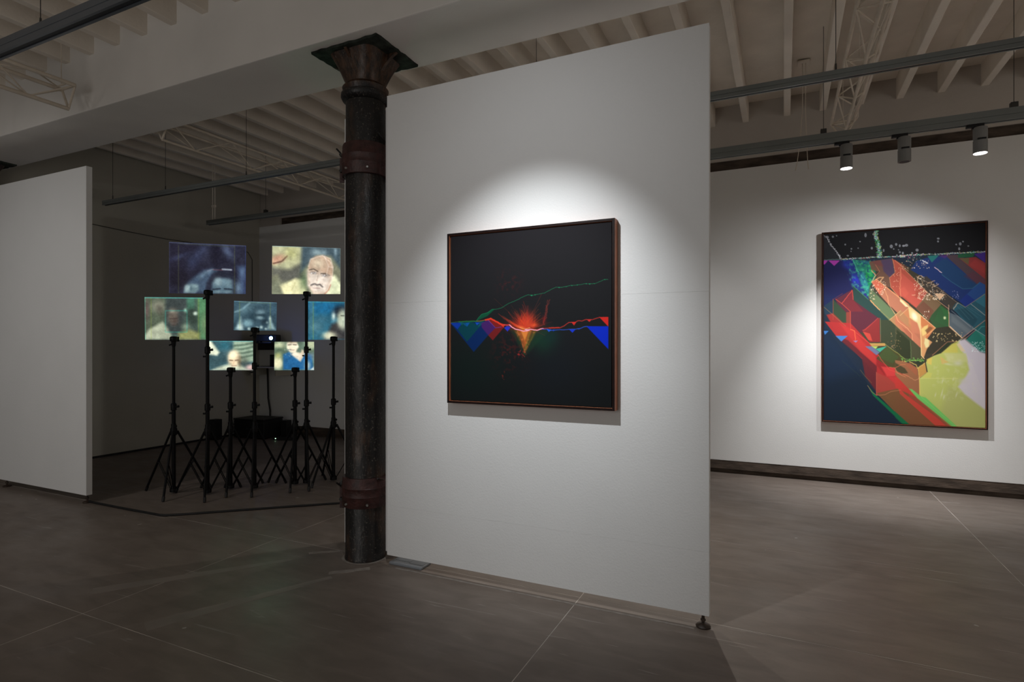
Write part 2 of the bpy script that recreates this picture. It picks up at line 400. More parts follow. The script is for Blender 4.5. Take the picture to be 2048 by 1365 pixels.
# ------------------------------------------------------------------ the setting
X0, X1, Y0, Y1 = -7.65, 5.2, -3.2, 6.66
floor = obj('floor', nbox(-9.6, X1, Y0, 6.95, -0.12, -0.0006), M_JOINT); setp(floor, kind='structure')
xs = [-5.58 + 2.28 * k for k in range(-2, 6)]; xs[0] = -9.6; xs[-1] = X1
ys = [1.75 + 1.29 * k for k in range(-4, 5)]; ys[0] = Y0; ys[-1] = 6.95
J = 0.0022
for i in range(len(xs) - 1):
    for j in range(len(ys) - 1):
        obj('slab', nbox(xs[i] + J, xs[i + 1] - J, ys[j] + J, ys[j + 1] - J, -0.05, 0.0), M_FLOOR, floor)
# pale marks, thin coats lying on the slabs, painted light among them
def mark(pts, z=0.0012, m=None):
    bm = bmesh.new(); v = [bm.verts.new((x, y, z)) for x, y in pts] ; w = [bm.verts.new((x, y, -0.0005)) for x, y in pts]
    bm.faces.new(v); n = len(v)
    for i in range(n): bm.faces.new((v[i], w[i], w[(i + 1) % n], v[(i + 1) % n]))
    obj('floor_mark_and_light', bm, m or M_PALEMARK, floor)
def ragged(x0, y0, x1, y1, w, n=14, seed=1):
    rr = random.Random(seed); dx, dy = x1 - x0, y1 - y0; L = math.hypot(dx, dy); nx, ny = -dy / L, dx / L
    a = [(x0 + dx * k / n + nx * (w + rr.uniform(-w, w) * .35), y0 + dy * k / n + ny * (w + rr.uniform(-w, w) * .35)) for k in range(n + 1)]
    b = [(x0 + dx * k / n - nx * (w + rr.uniform(-w, w) * .35), y0 + dy * k / n - ny * (w + rr.uniform(-w, w) * .35)) for k in range(n, -1, -1)]
    return a + b
mark(ragged(-2.20, 2.945, -0.40, 2.945, 0.008, 30, 2))  # light leaking under the partition, drawn as a pale line
mark(ragged(-2.72, 3.03, -2.88, 2.905, 0.018, 6, 3))
mark(ragged(-2.34, 2.87, -2.52, 2.70, 0.022, 6, 4))
def light_streak(x0, y0, x1, y1, w0, w1, seed):  # light falling past the column, painted as pale widening wedges
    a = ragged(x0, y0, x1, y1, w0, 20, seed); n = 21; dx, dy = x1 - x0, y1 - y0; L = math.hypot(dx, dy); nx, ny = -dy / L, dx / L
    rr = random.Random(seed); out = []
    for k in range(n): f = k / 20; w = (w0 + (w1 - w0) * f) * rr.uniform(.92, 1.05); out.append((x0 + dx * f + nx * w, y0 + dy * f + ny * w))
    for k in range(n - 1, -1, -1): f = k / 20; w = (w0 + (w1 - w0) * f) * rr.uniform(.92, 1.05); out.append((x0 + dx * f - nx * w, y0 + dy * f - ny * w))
    mark(out, 0.0007, M_LIGHTSTREAK)
light_streak(-2.90, 2.77, -3.55, 1.93, .022, .050, 8)
light_streak(-2.46, 2.665, -2.86, 1.80, .020, .050, 9)
mark([(-2.505 + 0.150 * math.cos(a) + random.uniform(-.004, .004), 3.03 + 0.150 * math.sin(a) + random.uniform(-.004, .004)) for a in [2 * math.pi * k / 36 for k in range(36)]], 0.0008)

ceiling = obj('ceiling', nbox(-9.6, X1, Y0, 6.95, 4.00, 4.12), M_CEIL); setp(ceiling, kind='structure')
def joist_x():
    out = []
    k = 0
    while 0.03 + 0.33 * k < X1: out.append(0.03 + 0.33 * k); k += 1
    k = 1
    while -0.03 - 0.34 * k > -7.62: out.append(-0.03 - 0.34 * k); k += 1
    return sorted(out)
jb = nbox(-0.031, 0.031, 3.27, 6.70, 3.795, 4.02, 0.006)
src = None
for x in joist_x():
    if src is None: src = obj('joist', jb, M_CEIL, ceiling, loc=(x, 0, 0))
    else: inst(src, 'joist', (x, 0, 0), ceiling)
src = None
x = -3.663 - 0.033 + 0.338 * 26
while x > -9.4:
    if src is None: src = obj('joist', nbox(-0.033, 0.033, Y0, 2.76, 3.742, 4.02, 0.006), M_CEIL, ceiling, loc=(x, 0, 0))
    else: inst(src, 'joist', (x, 0, 0), ceiling)
    x -= 0.338
beam = obj('ceiling_beam', nbox(-9.6, X1, 2.745, 3.29, 3.30, 4.02, 0.008), M_BEAM); setp(beam, kind='structure')

# far wall: dark base course, drywall skin, dark strip, plaster above
wall_back = obj('wall_back', nbox(-9.6, X1, 6.645, 6.80, 0.142, 3.298, 0.003), M_WALL); setp(wall_back, kind='structure')
bb = setp(obj('baseboard_back', nbox(-9.6, X1, 6.650, 6.86, 0.048, 0.142, 0.003), M_DARKSTRIP), kind='structure')
obj('base_recess', nbox(-9.6, X1, 6.690, 6.86, -0.01, 0.048), M_DARKSTRIP, bb)
bm = nbox(-7.2, X1, 6.685, 6.88, 3.298, 3.405); setp(obj('trim_1', bm, M_DARKSTRIP), kind='structure')
setp(obj('wall_upper', nbox(-9.6, X1, 6.665, 6.92, 3.405, 4.02), M_UPPER), kind='structure')
obj('plaster_cover', nbox(-9.6, -7.2, 6.650, 6.90, 3.298, 3.405), M_UPPER, bpy.data.objects['wall_upper'])
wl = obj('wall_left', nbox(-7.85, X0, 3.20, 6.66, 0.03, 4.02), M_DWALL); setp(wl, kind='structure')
setp(obj('baseboard_left', nbox(-7.84, X0 - 0.012, 3.20, 6.66, -0.01, 0.03), M_BLACK), kind='structure')
setp(obj('wall_right', nbox(X1, X1 + 0.15, Y0, 6.9, 0, 4.1), M_WALL), kind='structure')
setp(obj('wall_far_left', nbox(-9.8, -9.6, Y0, 6.9, 0, 4.1), M_WALL), kind='structure')

# ------------------------------------------------------------------ movable partitions
def levelling_foot(parent, x, y, h=0.075):
    f = obj('levelling_foot', lathe(bmesh.new(), [(0.001, 0), (0.034, 0.0), (0.036, 0.006), (0.030, 0.013), (0.012, 0.018), (0.0075, 0.020), (0.0075, h * 0.55), (0.0078, h * 0.8)], 24, (x, y), True), M_FOOT, parent, smooth=True)
    obj('lock_nut', lathe(bmesh.new(), [(0.0125, h * .50), (0.0125, h * .64)], 6, (x, y)), M_FOOT, f)
    obj('threaded_rod', lathe(bmesh.new(), [(0.0072, h * .2), (0.0072, h + 0.02)], 12, (x, y)), M_FOOT, f)
    return f
p = thing('partition_wall', 'tall white movable partition carrying the square black picture, right of the iron column', 'partition', (-1.31, 2.995, 0))
ox, oy = -1.31, 2.995
for z0, z1 in ((0.062, 0.3762), (0.3766, 1.6642), (1.6646, 2.985)):
    obj('board', nbox(-2.284 - ox, -0.332 - ox, 2.970 - oy, 3.020 - oy, z0, z1, 0.0004), M_PANEL, p)
obj('edge_batten', nbox(-2.334 - ox, -2.29 - ox, 3.0215 - oy, 3.040 - oy, 0.062, 2.94, 0.001), M_PANEL, p)
levelling_foot(p, -0.362 - ox, 2.985 - oy, 0.062)
p = thing('partition_wall', 'wide plain white movable partition at the left edge, in front of the dark room', 'partition', (-6.29, 2.995, 0))
ox = -6.29
obj('board', nbox(-7.05 - ox, -5.545 - ox, 2.970 - oy, 3.020 - oy, 0.072, 2.975, 0.0015), M_PANEL, p)
levelling_foot(p, -5.585 - ox, 3.0 - oy, 0.072)
levelling_foot(p, -6.93 - ox, 3.0 - oy, 0.072)
bk = obj('backing_board', nbox(-2.812, -2.26, 3.175, 3.200, 0.0, 3.0, 0.001), M_PANEL)
setp(bk, 'narrow white board standing close behind the black iron column', 'partition')

# ------------------------------------------------------------------ iron columns
def make_column(label, cx, cy):
    t = thing('iron_column', label, 'column', (cx, cy, 0))
    obj('shaft', lathe(bmesh.new(), [(0.134, 0.0), (0.134, 0.012), (0.130, 0.02), (0.131, 1.2), (0.129, 2.2), (0.127, 3.02)], 56), M_IRON, t, smooth=True)
    obj('collar_ring', lathe(bmesh.new(), [(0.128, 2.99), (0.148, 3.005), (0.158, 3.025), (0.157, 3.045), (0.140, 3.055), (0.146, 3.07), (0.150, 3.085), (0.138, 3.10), (0.124, 3.11)], 48), M_IRON, t, smooth=True)
    # capital: round neck opening into a rounded square
    bm = bmesh.new(); rings = []; n = 48
    for k in range(13):
        f = k / 12.0; z = 3.10 + 0.185 * f; r = 0.122 + 0.056 * f ** 1.7; e = 2.0 + 4.0 * f
        ring = []
        for i in range(n):
            a = 2 * math.pi * i / n; ca, sa = math.cos(a), math.sin(a)
            q = (abs(ca) ** e + abs(sa) ** e) ** (-1 / e)
            ring.append(bm.verts.new((r * q * ca, r * q * sa, z)))
        rings.append(ring)
    for a, b in zip(rings[:-1], rings[1:]):
        for i in range(n): bm.faces.new((a[i], a[(i + 1) % n], b[(i + 1) % n], b[i]))
    bm.faces.new(rings[-1]); bm.faces.new(list(reversed(rings[0])))
    cap = obj('capital', bm, M_IRON, t, smooth=True)
    # four curved brackets running out under the plate
    for k in range(4):
        bm = bmesh.new(); a = math.pi / 2 * k; ca, sa = math.cos(a), math.sin(a); pr = []
        reach = 0.255 if k % 2 == 0 else 0.20
        for i in range(11):
            f = i / 10.0; pr.append((0.118 + (reach - 0.118) * f ** 2.6, 3.105 + 0.178 * f))
        L = []; Rr = []
        for sgn, lst in ((-0.011, L), (0.011, Rr)):
            for r_, z in pr + [(0.10, 3.283), (0.10, 3.105)]:
                lst.append(bm.verts.new((r_ * ca - sgn * sa, r_ * sa + sgn * ca, z)))
        bm.faces.new(L); bm.faces.new(list(reversed(Rr))); m_ = len(L)
        for i in range(m_): bm.faces.new((L[i], Rr[i], Rr[(i + 1) % m_], L[(i + 1) % m_]))
        obj('bracket', bm, M_IRON, t)
    # cap plate with a rough plaster edge
    rr = random.Random(3); bm = bmesh.new(); hx, hy = 0.262, 0.215; pts = []
    for (xa, ya, xb, yb) in ((-hx, -hy, hx, -hy), (hx, -hy, hx, hy), (hx, hy, -hx, hy), (-hx, hy, -hx, -hy)):
        for i in range(12):
            f = i / 12; pts.append((xa + (xb - xa) * f + rr.uniform(-.006, .006), ya + (yb - ya) * f + rr.uniform(-.006, .006)))
    lo = [bm.verts.new((x, y, 3.284)) for x, y in pts]; hi = [bm.verts.new((x * 1.01, y * 1.01, 3.305)) for x, y in pts]
    bm.faces.new(list(reversed(lo))); bm.faces.new(hi)
    for i in range(len(pts)): bm.faces.new((lo[i], lo[(i + 1) % len(pts)], hi[(i + 1) % len(pts)], hi[i]))
    obj('cap_plate', bm, M_PLATE, t)
    # two split clamps of dark red iron
    cs, sn = math.cos(CAM_YAW), math.sin(CAM_YAW)
    def around(deg, r):   # 0 = +X side, -90 = front
        a = R(deg); return r * math.cos(a), r * math.sin(a)
    for zi, (zc, hgt) in enumerate(((2.605, 0.205), (0.445, 0.19))):
        cl = obj('clamp', lathe(bmesh.new(), [(0.131, zc - hgt / 2), (0.149, zc - hgt / 2), (0.151, zc - hgt / 2 + .004), (0.151, zc - 0.03), (0.153, zc - 0.026), (0.151, zc - 0.02), (0.151, zc + .022), (0.154, zc + .028), (0.150, zc + 0.034), (0.148, zc + hgt / 2 - .01), (0.145, zc + hgt / 2), (0.131, zc + hgt / 2)], 56), M_CLAMP, t, smooth=True)
        for side in (28, 206):
            a = R(side); bm = bmesh.new()
            zt = zc + hgt / 2 + (0.10 if zi == 0 else 0.012)
            box(bm, 0.140, 0.170, -0.006, 0.006, zc - hgt / 2 - 0.03, zt if side == 28 else zc + 0.03, 0.002)
            bmesh.ops.rotate(bm, verts=bm.verts, matrix=Matrix.Rotation(a, 3, 'Z'))
            obj('lug_plate', bm, M_CLAMP, cl)
            for zz in (zc - 0.06, zc + 0.045):
                bm = bmesh.new(); x, y = around(side - 8, 0.158); x2, y2 = around(side + 8, 0.158)
                d = Vector((x2 - x, y2 - y, 0)); d.normalize(); m_ = Vector(((x + x2) / 2, (y + y2) / 2, zz))
                tube(bm, m_ - d * .032, m_ + d * .032, 0.011, n=6)
                obj('lug_bolt', bm, M_IRON, cl)
        for deg in (-103, -47):
            x, y = around(deg, 0.149); x2, y2 = around(deg, 0.160)
            obj('bolt', tube(bmesh.new(), (x, y, zc - 0.070), (x2, y2, zc - 0.070), 0.0085, 0.0065, n=10), M_BOLT, cl)
        # tie rods sticking out of the lugs
        for side, dz in ((214, 0.045), (22, 0.12)):
            x, y = around(side, 0.150); x2, y2 = around(side + (6 if side > 90 else -46), 0.186 if side > 90 else 0.165)
            z_ = zc + (dz if zi == 0 else dz * 0.6 - 0.01)
            obj('tie_rod', tube(bmesh.new(), (x, y, z_), (x2, y2, z_ + 0.035), 0.0055, n=10), M_IRON, cl)
    return t
make_column('round weathered black iron column with red clamps, in the middle beside the white partition', -2.505, 3.03)
make_column('black iron column mostly hidden by the left partition, only its cap plate showing under the beam', -7.575, 3.03)

# ------------------------------------------------------------------ grey floor box at the column
t = thing('floor_outlet_box', 'grey metal floor outlet box at the foot of the white partition by the column', 'outlet', (-2.150, 3.035, 0))
L_ = 0.125
bm = bmesh.new()
v = [(-.125, -.058, 0), (.118, -.058, 0), (.118, -.002, 0.0), (-.125, .055, 0), (-.110, -.030, .020), (.112, -.030, .020), (.118, .055, .020), (-.118, .055, .020), (.118, .055, 0)]
bm.free()
obj('body', nbox(-.125, .120, -.058, .056, 0, .017, 0.006), M_GREYBOX, t)
obj('lid', nbox(-.106, .004, -.012, .052, .0165, .0195, 0.001), M_GREYBOX, t)
obj('lid', nbox(.009, .112, -.026, .052, .0165, .0195, 0.001), M_GREYBOX, t)

# ------------------------------------------------------------------ lighting tracks
def track(label, x0, x1, y, z, h, w, wires, group=None, clip_x=(), ceil=4.0, M=None):
    xm = (x0 + x1) / 2
    t = thing('light_track', label, 'track', (xm, y, z), 0, group)
    bm = bmesh.new()
    pr = [(-w / 2, 0), (-w / 2, h * .42), (-w / 2 + .003, h * .45), (-w / 2, h * .48), (-w / 2, h), (w / 2, h), (w / 2, 0), (w / 4, 0), (w / 4, h * .18), (-w / 4, h * .18), (-w / 4, 0)]
    a = [bm.verts.new((x0 - xm, yy, zz)) for yy, zz in pr]; b = [bm.verts.new((x1 - xm, yy, zz)) for yy, zz in pr]
    n = len(pr); bm.faces.new(a); bm.faces.new(list(reversed(b)))
    for i in range(n): bm.faces.new((a[i], b[i], b[(i + 1) % n], a[(i + 1) % n]))
    obj('rail', bm, M or M_RAIL, t)
    obj('conductor_slot', nbox(x0 - xm + .01, x1 - xm - .01, -w / 4 + .001, w / 4 - .001, h * .06, h * .175), M_RAILDARK, t)
    for wx in wires:
        g = obj('suspension_wire', tube(bmesh.new(), (wx - xm, 0, h), (wx - xm, 0, ceil - z), 0.0022, n=6), M_WIRE, t)
        obj('wire_gripper', tube(bmesh.new(), (wx - xm, 0, h - .002), (wx - xm, 0, h + .045), 0.0065, 0.005, n=10), M_WIRE, g)
    for wx in clip_x:
        obj('wire_clip', nbox(wx - xm - .022, wx - xm + .022, -.02, .02, h, h + .04, 0.003), M_WIRE, t)
    return t
track('long dark grey ceiling track running across the room, the nearer one above the black stands', -7.17, 5.0, 4.03, 3.025, .052, .042, (-7.0, -6.06, -4.82, -3.4, -1.7, 0.288, 2.1, 3.6))
track('grey ceiling track carrying three spotlights beside the far wall', -2.9, 5.0, 5.33, 3.035, .085, .05, (-2.6, -1.1, 0.293, 1.51, 3.0), clip_x=(0.293, 1.51))
track('short grey ceiling track near the far wall of the dark room behind the column', -7.12, -3.4, 5.33, 3.035, .06, .05, (-6.02, -4.2), clip_x=(-6.02,))
track('grey ceiling track with blue sheen crossing the top left corner', -6.5, 3.0, 1.69, 3.02, .070, .055, (-6.0, -3.567, -1.6, 0.6, 2.4), M=M_RAILBLUE)
# conduit drop at the end of the short track
t = thing('conduit_drop', 'thin pale conduit dropping from the ceiling to the short track end in the dark room', 'conduit', (-7.0, 5.33, 3.098))
bm = bmesh.new(); tube(bm, (-.022, 0, 0), (-.022, 0, .90), .006, n=8); tube(bm, (.022, 0, 0), (.022, 0, .90), .006, n=8)
obj('conduit_pipe', bm, M_CEIL, t); obj('coupling', nbox(-.034, .034, -.012, .012, .17, .20, .002), M_CEIL, t)

# spotlights
def make_spotlight(lit):
    t = thing('track_spotlight', '', 'spotlight')
    obj('adapter', nbox(-.085, .022, -.018, .018, -.022, -.0005, .004), M_BLACK, t)
    obj('joint_knuckle', nbox(-.052, .0, -.012, .012, -.034, -.020, .003), M_BLACK, t)
    hd = obj('lamp_head', lathe(bmesh.new(), [(0.036, -.216), (0.044, -.216), (0.044, -.124), (0.0405, -.121), (0.0405, -.113), (0.044, -.110), (0.044, -.030), (0.042, -.026)], 36), M_SPOT, t, smooth=True)
    obj('locking_slot', nbox(-.026, .026, -.0475, -.030, -.122, -.112, .002), M_BLACK, hd)
    if lit:
        obj('lens', lathe(bmesh.new(), [(0.041, -.2185), (0.041, -.2162)], 30), M_GLOW, hd)
    else:
        obj('lens', lathe(bmesh.new(), [(0.034, -.2175), (0.034, -.2162)], 30), M_BLACK, hd)
    return t
def place_spot(t, x, y, z, rz, tilt, label, group=None):
    t.location = (x, y, z); t['label'] = label
    for ch in t.children:
        pass
    return t
sp = place_spot(make_spotlight(True), 0.455, 5.33, 3.035, 0, 0, 'grey cylindrical track spotlight, glowing, nearest the white partition')
sp2 = place_spot(make_spotlight(False), 0.845, 5.33, 3.035, 0, 0, 'grey cylindrical track spotlight, unlit, the middle one of three')
sp3 = copy_tree(sp); place_spot(sp3, 1.315, 5.33, 3.035, 0, 0, 'grey cylindrical track spotlight, glowing, rightmost of three on the far track')
for x, y, z, lab in ((-1.10, 5.33, 3.035, 'track spotlight hidden behind the centre partition, second from its right end'), (-2.42, 5.33, 3.035, 'track spotlight hidden behind the centre partition, nearest the column'), (-0.78, 5.33, 3.035, 'track spotlight added out of sight behind the right end of the centre partition'), (-1.90, 5.33, 3.035, 'track spotlight added out of sight behind the centre partition, third from its right end'), (-1.02, 1.72, 3.02, 'added track spotlight turned to the right hand floor, beside the one lighting the black picture'), (-1.16, 1.69, 3.02, 'track spotlight above the frame that lights the square black picture')):  # some of these heads go with spots added for their light
    c_ = copy_tree(sp); place_spot(c_, x, y, z, 0, 0, lab)

# hooks hanging behind the far track and the junction plate they hang from
t = thing('hanging_hooks', 'small ceiling plate with two cord hooks hanging behind the far track', 'hook', (0.165, 5.9, 3.99))
obj('ceiling_plate', nbox(-.05, .05, -.05, .05, -.012, .0, .003), M_CEIL, t)
for sx, ex in ((-.012, -.055), (.016, .03)):
    obj('cord', path_tube(bmesh.new(), [(sx, 0, -.01), (sx * .9, -.01, -.45), ((sx + ex) / 2, -.03, -.75), (ex, -.05, -.93), (ex * 1.25, -.05, -1.0)], .0035, 6), M_TRUSS, t)

# ------------------------------------------------------------------ lattice trusses
def truss(label, xc, y0, y1, ztop, zbot, half, rch=.013, bay=.33, cables=False):
    t = thing('lattice_truss', label, 'truss', (xc, y0, ztop), 0, None)
    L = y1 - y0; dz = zbot - ztop
    A = lambda y: (-half, y, 0); B = lambda y: (half, y, 0); C = lambda y: (0, y, dz)
    for f in (A, B, C):
        obj('chord', tube(bmesh.new(), f(0), f(L), rch, n=12), M_TRUSS, t, smooth=True)
    n = max(1, round(L / bay)); b = L / n
    for k in range(n):
        ya, yb = k * b, (k + 1) * b
        if k % 2: ya, yb = yb, ya
        for f, g in ((A, C), (B, C), (A, B)):
            obj('lattice_bar', tube(bmesh.new(), f(ya), g(yb), .0058, n=6, cap=False), M_TRUSS, t)
    for y in (0, L):
        for f, g in ((A, C), (B, C), (A, B)):
            obj('end_bar', tube(bmesh.new(), f(y), g(y), .009, n=8), M_TRUSS, t)
    for k in range(0, n + 1, 4):     # hangers up to the joists
        obj('hanger_rod', tube(bmesh.new(), (0, min(L - .05, k * b + .05), 0), (0, min(L - .05, k * b + .05), 3.80 - ztop), .003, n=6), M_TRUSS, t)
        obj('hanger_bar', tube(bmesh.new(), (-half, min(L - .05, k * b + .05), 0), (half, min(L - .05, k * b + .05), 0), .006, n=6), M_TRUSS, t)
    if cables:
        pts = [(half + .012 + .008 * math.sin(k * 1.7), L * k / 24, .008 + .01 * math.cos(k * 2.3)) for k in range(25)]
        obj('strapped_cable', path_tube(bmesh.new(), pts, .008), M_TRUSS, t)
        pts = [(-half - .004, L * k / 24, .012 + .006 * math.cos(k * 1.3)) for k in range(25)]
        obj('strapped_cable', path_tube(bmesh.new(), pts, .004), M_WIRE, t)
    return t
truss('cream triangular lattice truss in the top left corner, stopping short of the beam', -5.09, -0.6, 2.60, 3.425, 3.258, .09, .0155, bay=.26)
truss('cream triangular lattice truss under the ceiling of the dark room, behind the beam', -5.10, 3.36, 6.62, 3.43, 3.262, .10, .012)
truss('cream triangular lattice truss with strapped cables, above the right hand room', 0.485, 3.36, 6.05, 3.43, 3.262, .09, .012, cables=True)

# ------------------------------------------------------------------ floor cable and wall wire
t = obj('floor_cable', path_tube(bmesh.new(), [(-5.56, 3.005, .011), (-5.2, 3.002, .011), (-4.9, 3.006, .011), (-4.60, 3.012, .011), (-4.55, 3.03, .010), (-4.45, 3.115, .008), (-3.9, 3.60, .008), (-3.45, 3.985, .008), (-2.9, 4.2, .008), (-2.5, 4.3, .008)], .0095, 8), M_BLACK)
setp(t, 'black cable lying on the concrete floor from the left partition foot towards the column', 'cable')
t = obj('wall_wire', path_tube(bmesh.new(), [(-7.64, 3.5, 2.905), (-7.64, 4.18, 2.875), (-7.64, 4.6, 2.858), (-7.64, 5.08, 2.848), (-7.64, 5.6, 2.86), (-7.64, 6.1, 2.885), (-7.64, 6.42, 2.86), (-7.64, 6.50, 2.75), (-7.64, 6.50, 1.95)], .0045, 6), M_WIRE)
setp(t, 'thin dark wire strung along the left wall of the dark room', 'wire')
# ------------------------------------------------------------------ projector corner
t = thing('wall_shelf', 'small shelf on the far wall of the dark room carrying a black media player', 'shelf', (-7.2, 6.50, 1.045))
obj('board', nbox(-.42, .36, -.22, .145, 0, .018, .002), M_DWALL, t)
obj('shelf_bracket', nbox(-.30, -.28, -.15, .145, -.12, 0, .002), M_DWALL, t); obj('shelf_bracket', nbox(.22, .24, -.15, .145, -.12, 0, .002), M_DWALL, t)
t = thing('media_player', 'black upright media player standing on the small wall shelf below the projector', 'player', (-7.05, 6.42, 1.063), R(-8))
obj('case', nbox(-.095, .095, -.03, .03, 0, .185, .006), M_BLACK, t); obj('front_grille', nbox(-.08, .08, -.033, -.029, .02, .165, .001), M_RAILDARK, t)
t = thing('projector_shelf', 'upper wall shelf in the corner of the dark room under the glowing projector', 'shelf', (-7.15, 6.45, 1.42))
obj('board', nbox(-.45, .34, -.33, .195, 0, .018, .002), M_BLACK, t); obj('shelf_bracket', nbox(-.02, .0, -.25, .195, -.10, 0, .002), M_BLACK, t)
t = thing('video_projector', 'black video projector with a dazzling blue-white lens in the far corner', 'projector', (PROJ[0] - .08, PROJ[1] + .14, 1.438), R(34))
obj('case', nbox(-.19, .13, -.13, .14, .012, .115, .012), M_BLACK, t)
for x in (-.15, .09):
    for y in (-.1, .1): obj('foot', nbox(x - .012, x + .012, y - .012, y + .012, 0, .013), M_BLACK, t)
ln = obj('lens_barrel', tube(bmesh.new(), (.055, -.12, .062), (.055, -.15, .062), .034, .032, n=24), M_RAILDARK, t, smooth=True)
obj('lens', tube(bmesh.new(), (.055, -.149, .062), (.055, -.153, .062), .025, .025, n=20), M_LENS, ln)
t = obj('power_cable', path_tube(bmesh.new(), [(-7.42, 6.60, 1.04), (-7.42, 6.61, .8), (-7.40, 6.60, .55), (-7.37, 6.61, .36), (-7.36, 6.60, .2), (-7.34, 6.5, .06)], .014, 8), M_BLACK)
setp(t, 'black cables hanging from the wall shelf down to the equipment box', 'cable')
t = thing('equipment_case', 'low black equipment case on the floor in the corner of the dark room', 'case', (-7.20, 6.26, 0), R(6))
obj('case_body', nbox(-.30, .26, -.20, .20, .012, .27, .01), M_BLACK, t); obj('case_lid', nbox(-.305, .265, -.205, .205, .272, .295, .006), M_BLACK, t)
obj('handle', nbox(-.07, .07, -.215, -.203, .13, .155, .004), M_RAILDARK, t)
for x in (-.26, .22):
    for y in (-.16, .16): obj('foot', nbox(x - .02, x + .02, y - .02, y + .02, 0, .014), M_BLACK, t)
t = thing('network_switch', 'small upright black box with a green light beside the equipment case', 'device', (-6.80, 6.40, 0), R(10))
obj('case', nbox(-.05, .05, -.06, .06, .0, .26, .006), M_BLACK, t)
t2 = thing('power_strip', 'flat black power strip with a tiny green lamp lying on the floor by the case', 'power strip', (-6.62, 6.20, 0), R(20))
obj('case', nbox(-.16, .16, -.03, .03, 0, .045, .006), M_BLACK, t2); obj('indicator_lamp', nbox(-.13, -.118, -.033, -.029, .02, .032), M_LED, t2)
t = thing('low_speaker', 'small black upright speaker on the floor behind the third stand', 'speaker', (-7.575, 5.80, 0), R(4))
obj('case', nbox(-.06, .06, -.06, .06, 0, .30, .006), M_BLACK, t); obj('speaker_grille', nbox(-.05, .05, -.064, -.059, .02, .28, .001), M_RAILDARK, t)

# ------------------------------------------------------------------ video screens on tripod stands
def K(pts):   # helper scale for sheet 1
    return [(330 + x / 4.708, 470 + y / 4.708) for x, y in pts]
def Mm(pts):
    return [(250 + x / 4.0156, 460 + y / 4.0156) for x, y in pts]
def kx(x): return 330 + x / 4.708
def ky(y): return 470 + y / 4.708
def mx(x): return 250 + x / 4.0156
def my(y): return 460 + y / 4.0156

def vid(base, ops, seed, grain=6):
    def paint(co, U, V):
        gx, gy = project(co); A = Art(gx, gy, base)
        n = A.noise(18, seed, 4) - .5; A.c += n[..., None] * np.array([26, 30, 32])
        ops(A)
        n = A.noise(7, seed + 5, 3) - .5; A.c *= 1 + n[..., None] * .32
        for _ in range(2):
            p_ = np.pad(A.c, ((1, 1), (1, 1), (0, 0)), 'edge'); A.c = (p_[:-2, 1:-1] + p_[2:, 1:-1] + p_[1:-1, :-2] + p_[1:-1, 2:] + 2 * p_[1:-1, 1:-1]) / 6
        n = A.noise(2.0, seed + 3, 2) - .5; A.c += n[..., None] * grain * 3
        return A
    return paint
def scr1(A):
    A.poly(K([(40, 70), (400, 80), (330, 250), (180, 380), (40, 420)]), (34, 30, 48), .6, 8)
    A.blob(kx(330), ky(170), 26, 10, (62, 70, 100), .8, 2, -50); A.blob(kx(260), ky(250), 12, 14, (55, 62, 92), .7, 2, -20); A.blob(kx(590), ky(160), 8, 17, (95, 110, 140), .8, 2, -35); A.blob(kx(640), ky(120), 8, 10, (60, 64, 96), .7)
    A.blob(kx(140), ky(205), 22, 5, (60, 66, 96), .7, 2, -20); A.blob(kx(480), ky(200), 12, 26, (24, 22, 38), .8, 3); A.blob(kx(130), ky(420), 24, 20, (24, 20, 32), .8, 3)
    A.poly(K([(180, 540), (215, 450), (290, 385), (370, 335), (440, 318), (500, 335), (440, 380), (400, 450), (380, 550)]), (78, 100, 124), .9, 4); A.poly(K([(300, 400), (370, 345), (440, 325), (450, 345), (380, 380), (330, 420)]), (112, 136, 156), .7, 3)
    A.poly(K([(380, 560), (400, 450), (440, 380), (520, 340), (610, 345), (670, 420), (690, 560)]), (40, 44, 60), .92, 3)
    A.line(K([(540, 325), (625, 330)]), (185, 195, 208), 3.2, .85); A.line(K([(400, 340), (455, 325)]), (150, 160, 180), 2.5, .6); A.line(K([(455, 330), (540, 332)]), (150, 95, 105), 1.4, .7)
    A.poly(K([(440, 555), (445, 450), (480, 415), (560, 408), (630, 430), (640, 500), (635, 555)]), (100, 128, 142), .95, 3); A.blob(kx(500), ky(440), 9, 9, (165, 190, 196), .8, 3); A.blob(kx(590), ky(450), 9, 9, (132, 160, 170), .6, 3)
    A.line(K([(450, 515), (520, 508)]), (38, 48, 62), 3, .85); A.line(K([(560, 508), (630, 515)]), (38, 48, 62), 3, .85); A.blob(kx(500), ky(538), 6, 2, (140, 165, 172), .8); A.blob(kx(590), ky(538), 6, 2, (130, 155, 165), .8)
    A.poly(K([(180, 545), (190, 480), (250, 460), (310, 480), (320, 520), (280, 550)]), (130, 158, 165), .9, 2.5); A.blob(kx(210), ky(505), 6, 8, (190, 215, 215), .8); A.blob(kx(285), ky(480), 6, 4, (170, 200, 205), .8); A.blob(kx(245), ky(510), 3, 6, (75, 100, 112), .7, 2)
    A.poly(K([(680, 300), (765, 290), (762, 560), (700, 560), (700, 420)]), (72, 92, 128), .85, 5); A.blob(kx(690), ky(500), 7, 14, (125, 155, 175), .7, 2); A.blob(kx(730), ky(350), 6, 10, (110, 135, 165), .6)
    for x in (127, 655): A.line(K([(x, 100), (x, 550)]), (118, 128, 72), .7, .8)
    A.line(K([(127, 82), (655, 115)]), (100, 115, 75), .7, .7)
    A.line(K([(40, 70), (300, 85), (760, 105)]), (130, 145, 190), 1.0, .7); A.line(K([(40, 70), (42, 545)]), (90, 95, 120), 1, .6); A.line(K([(760, 105), (758, 555)]), (70, 90, 170), 1.0, .7)
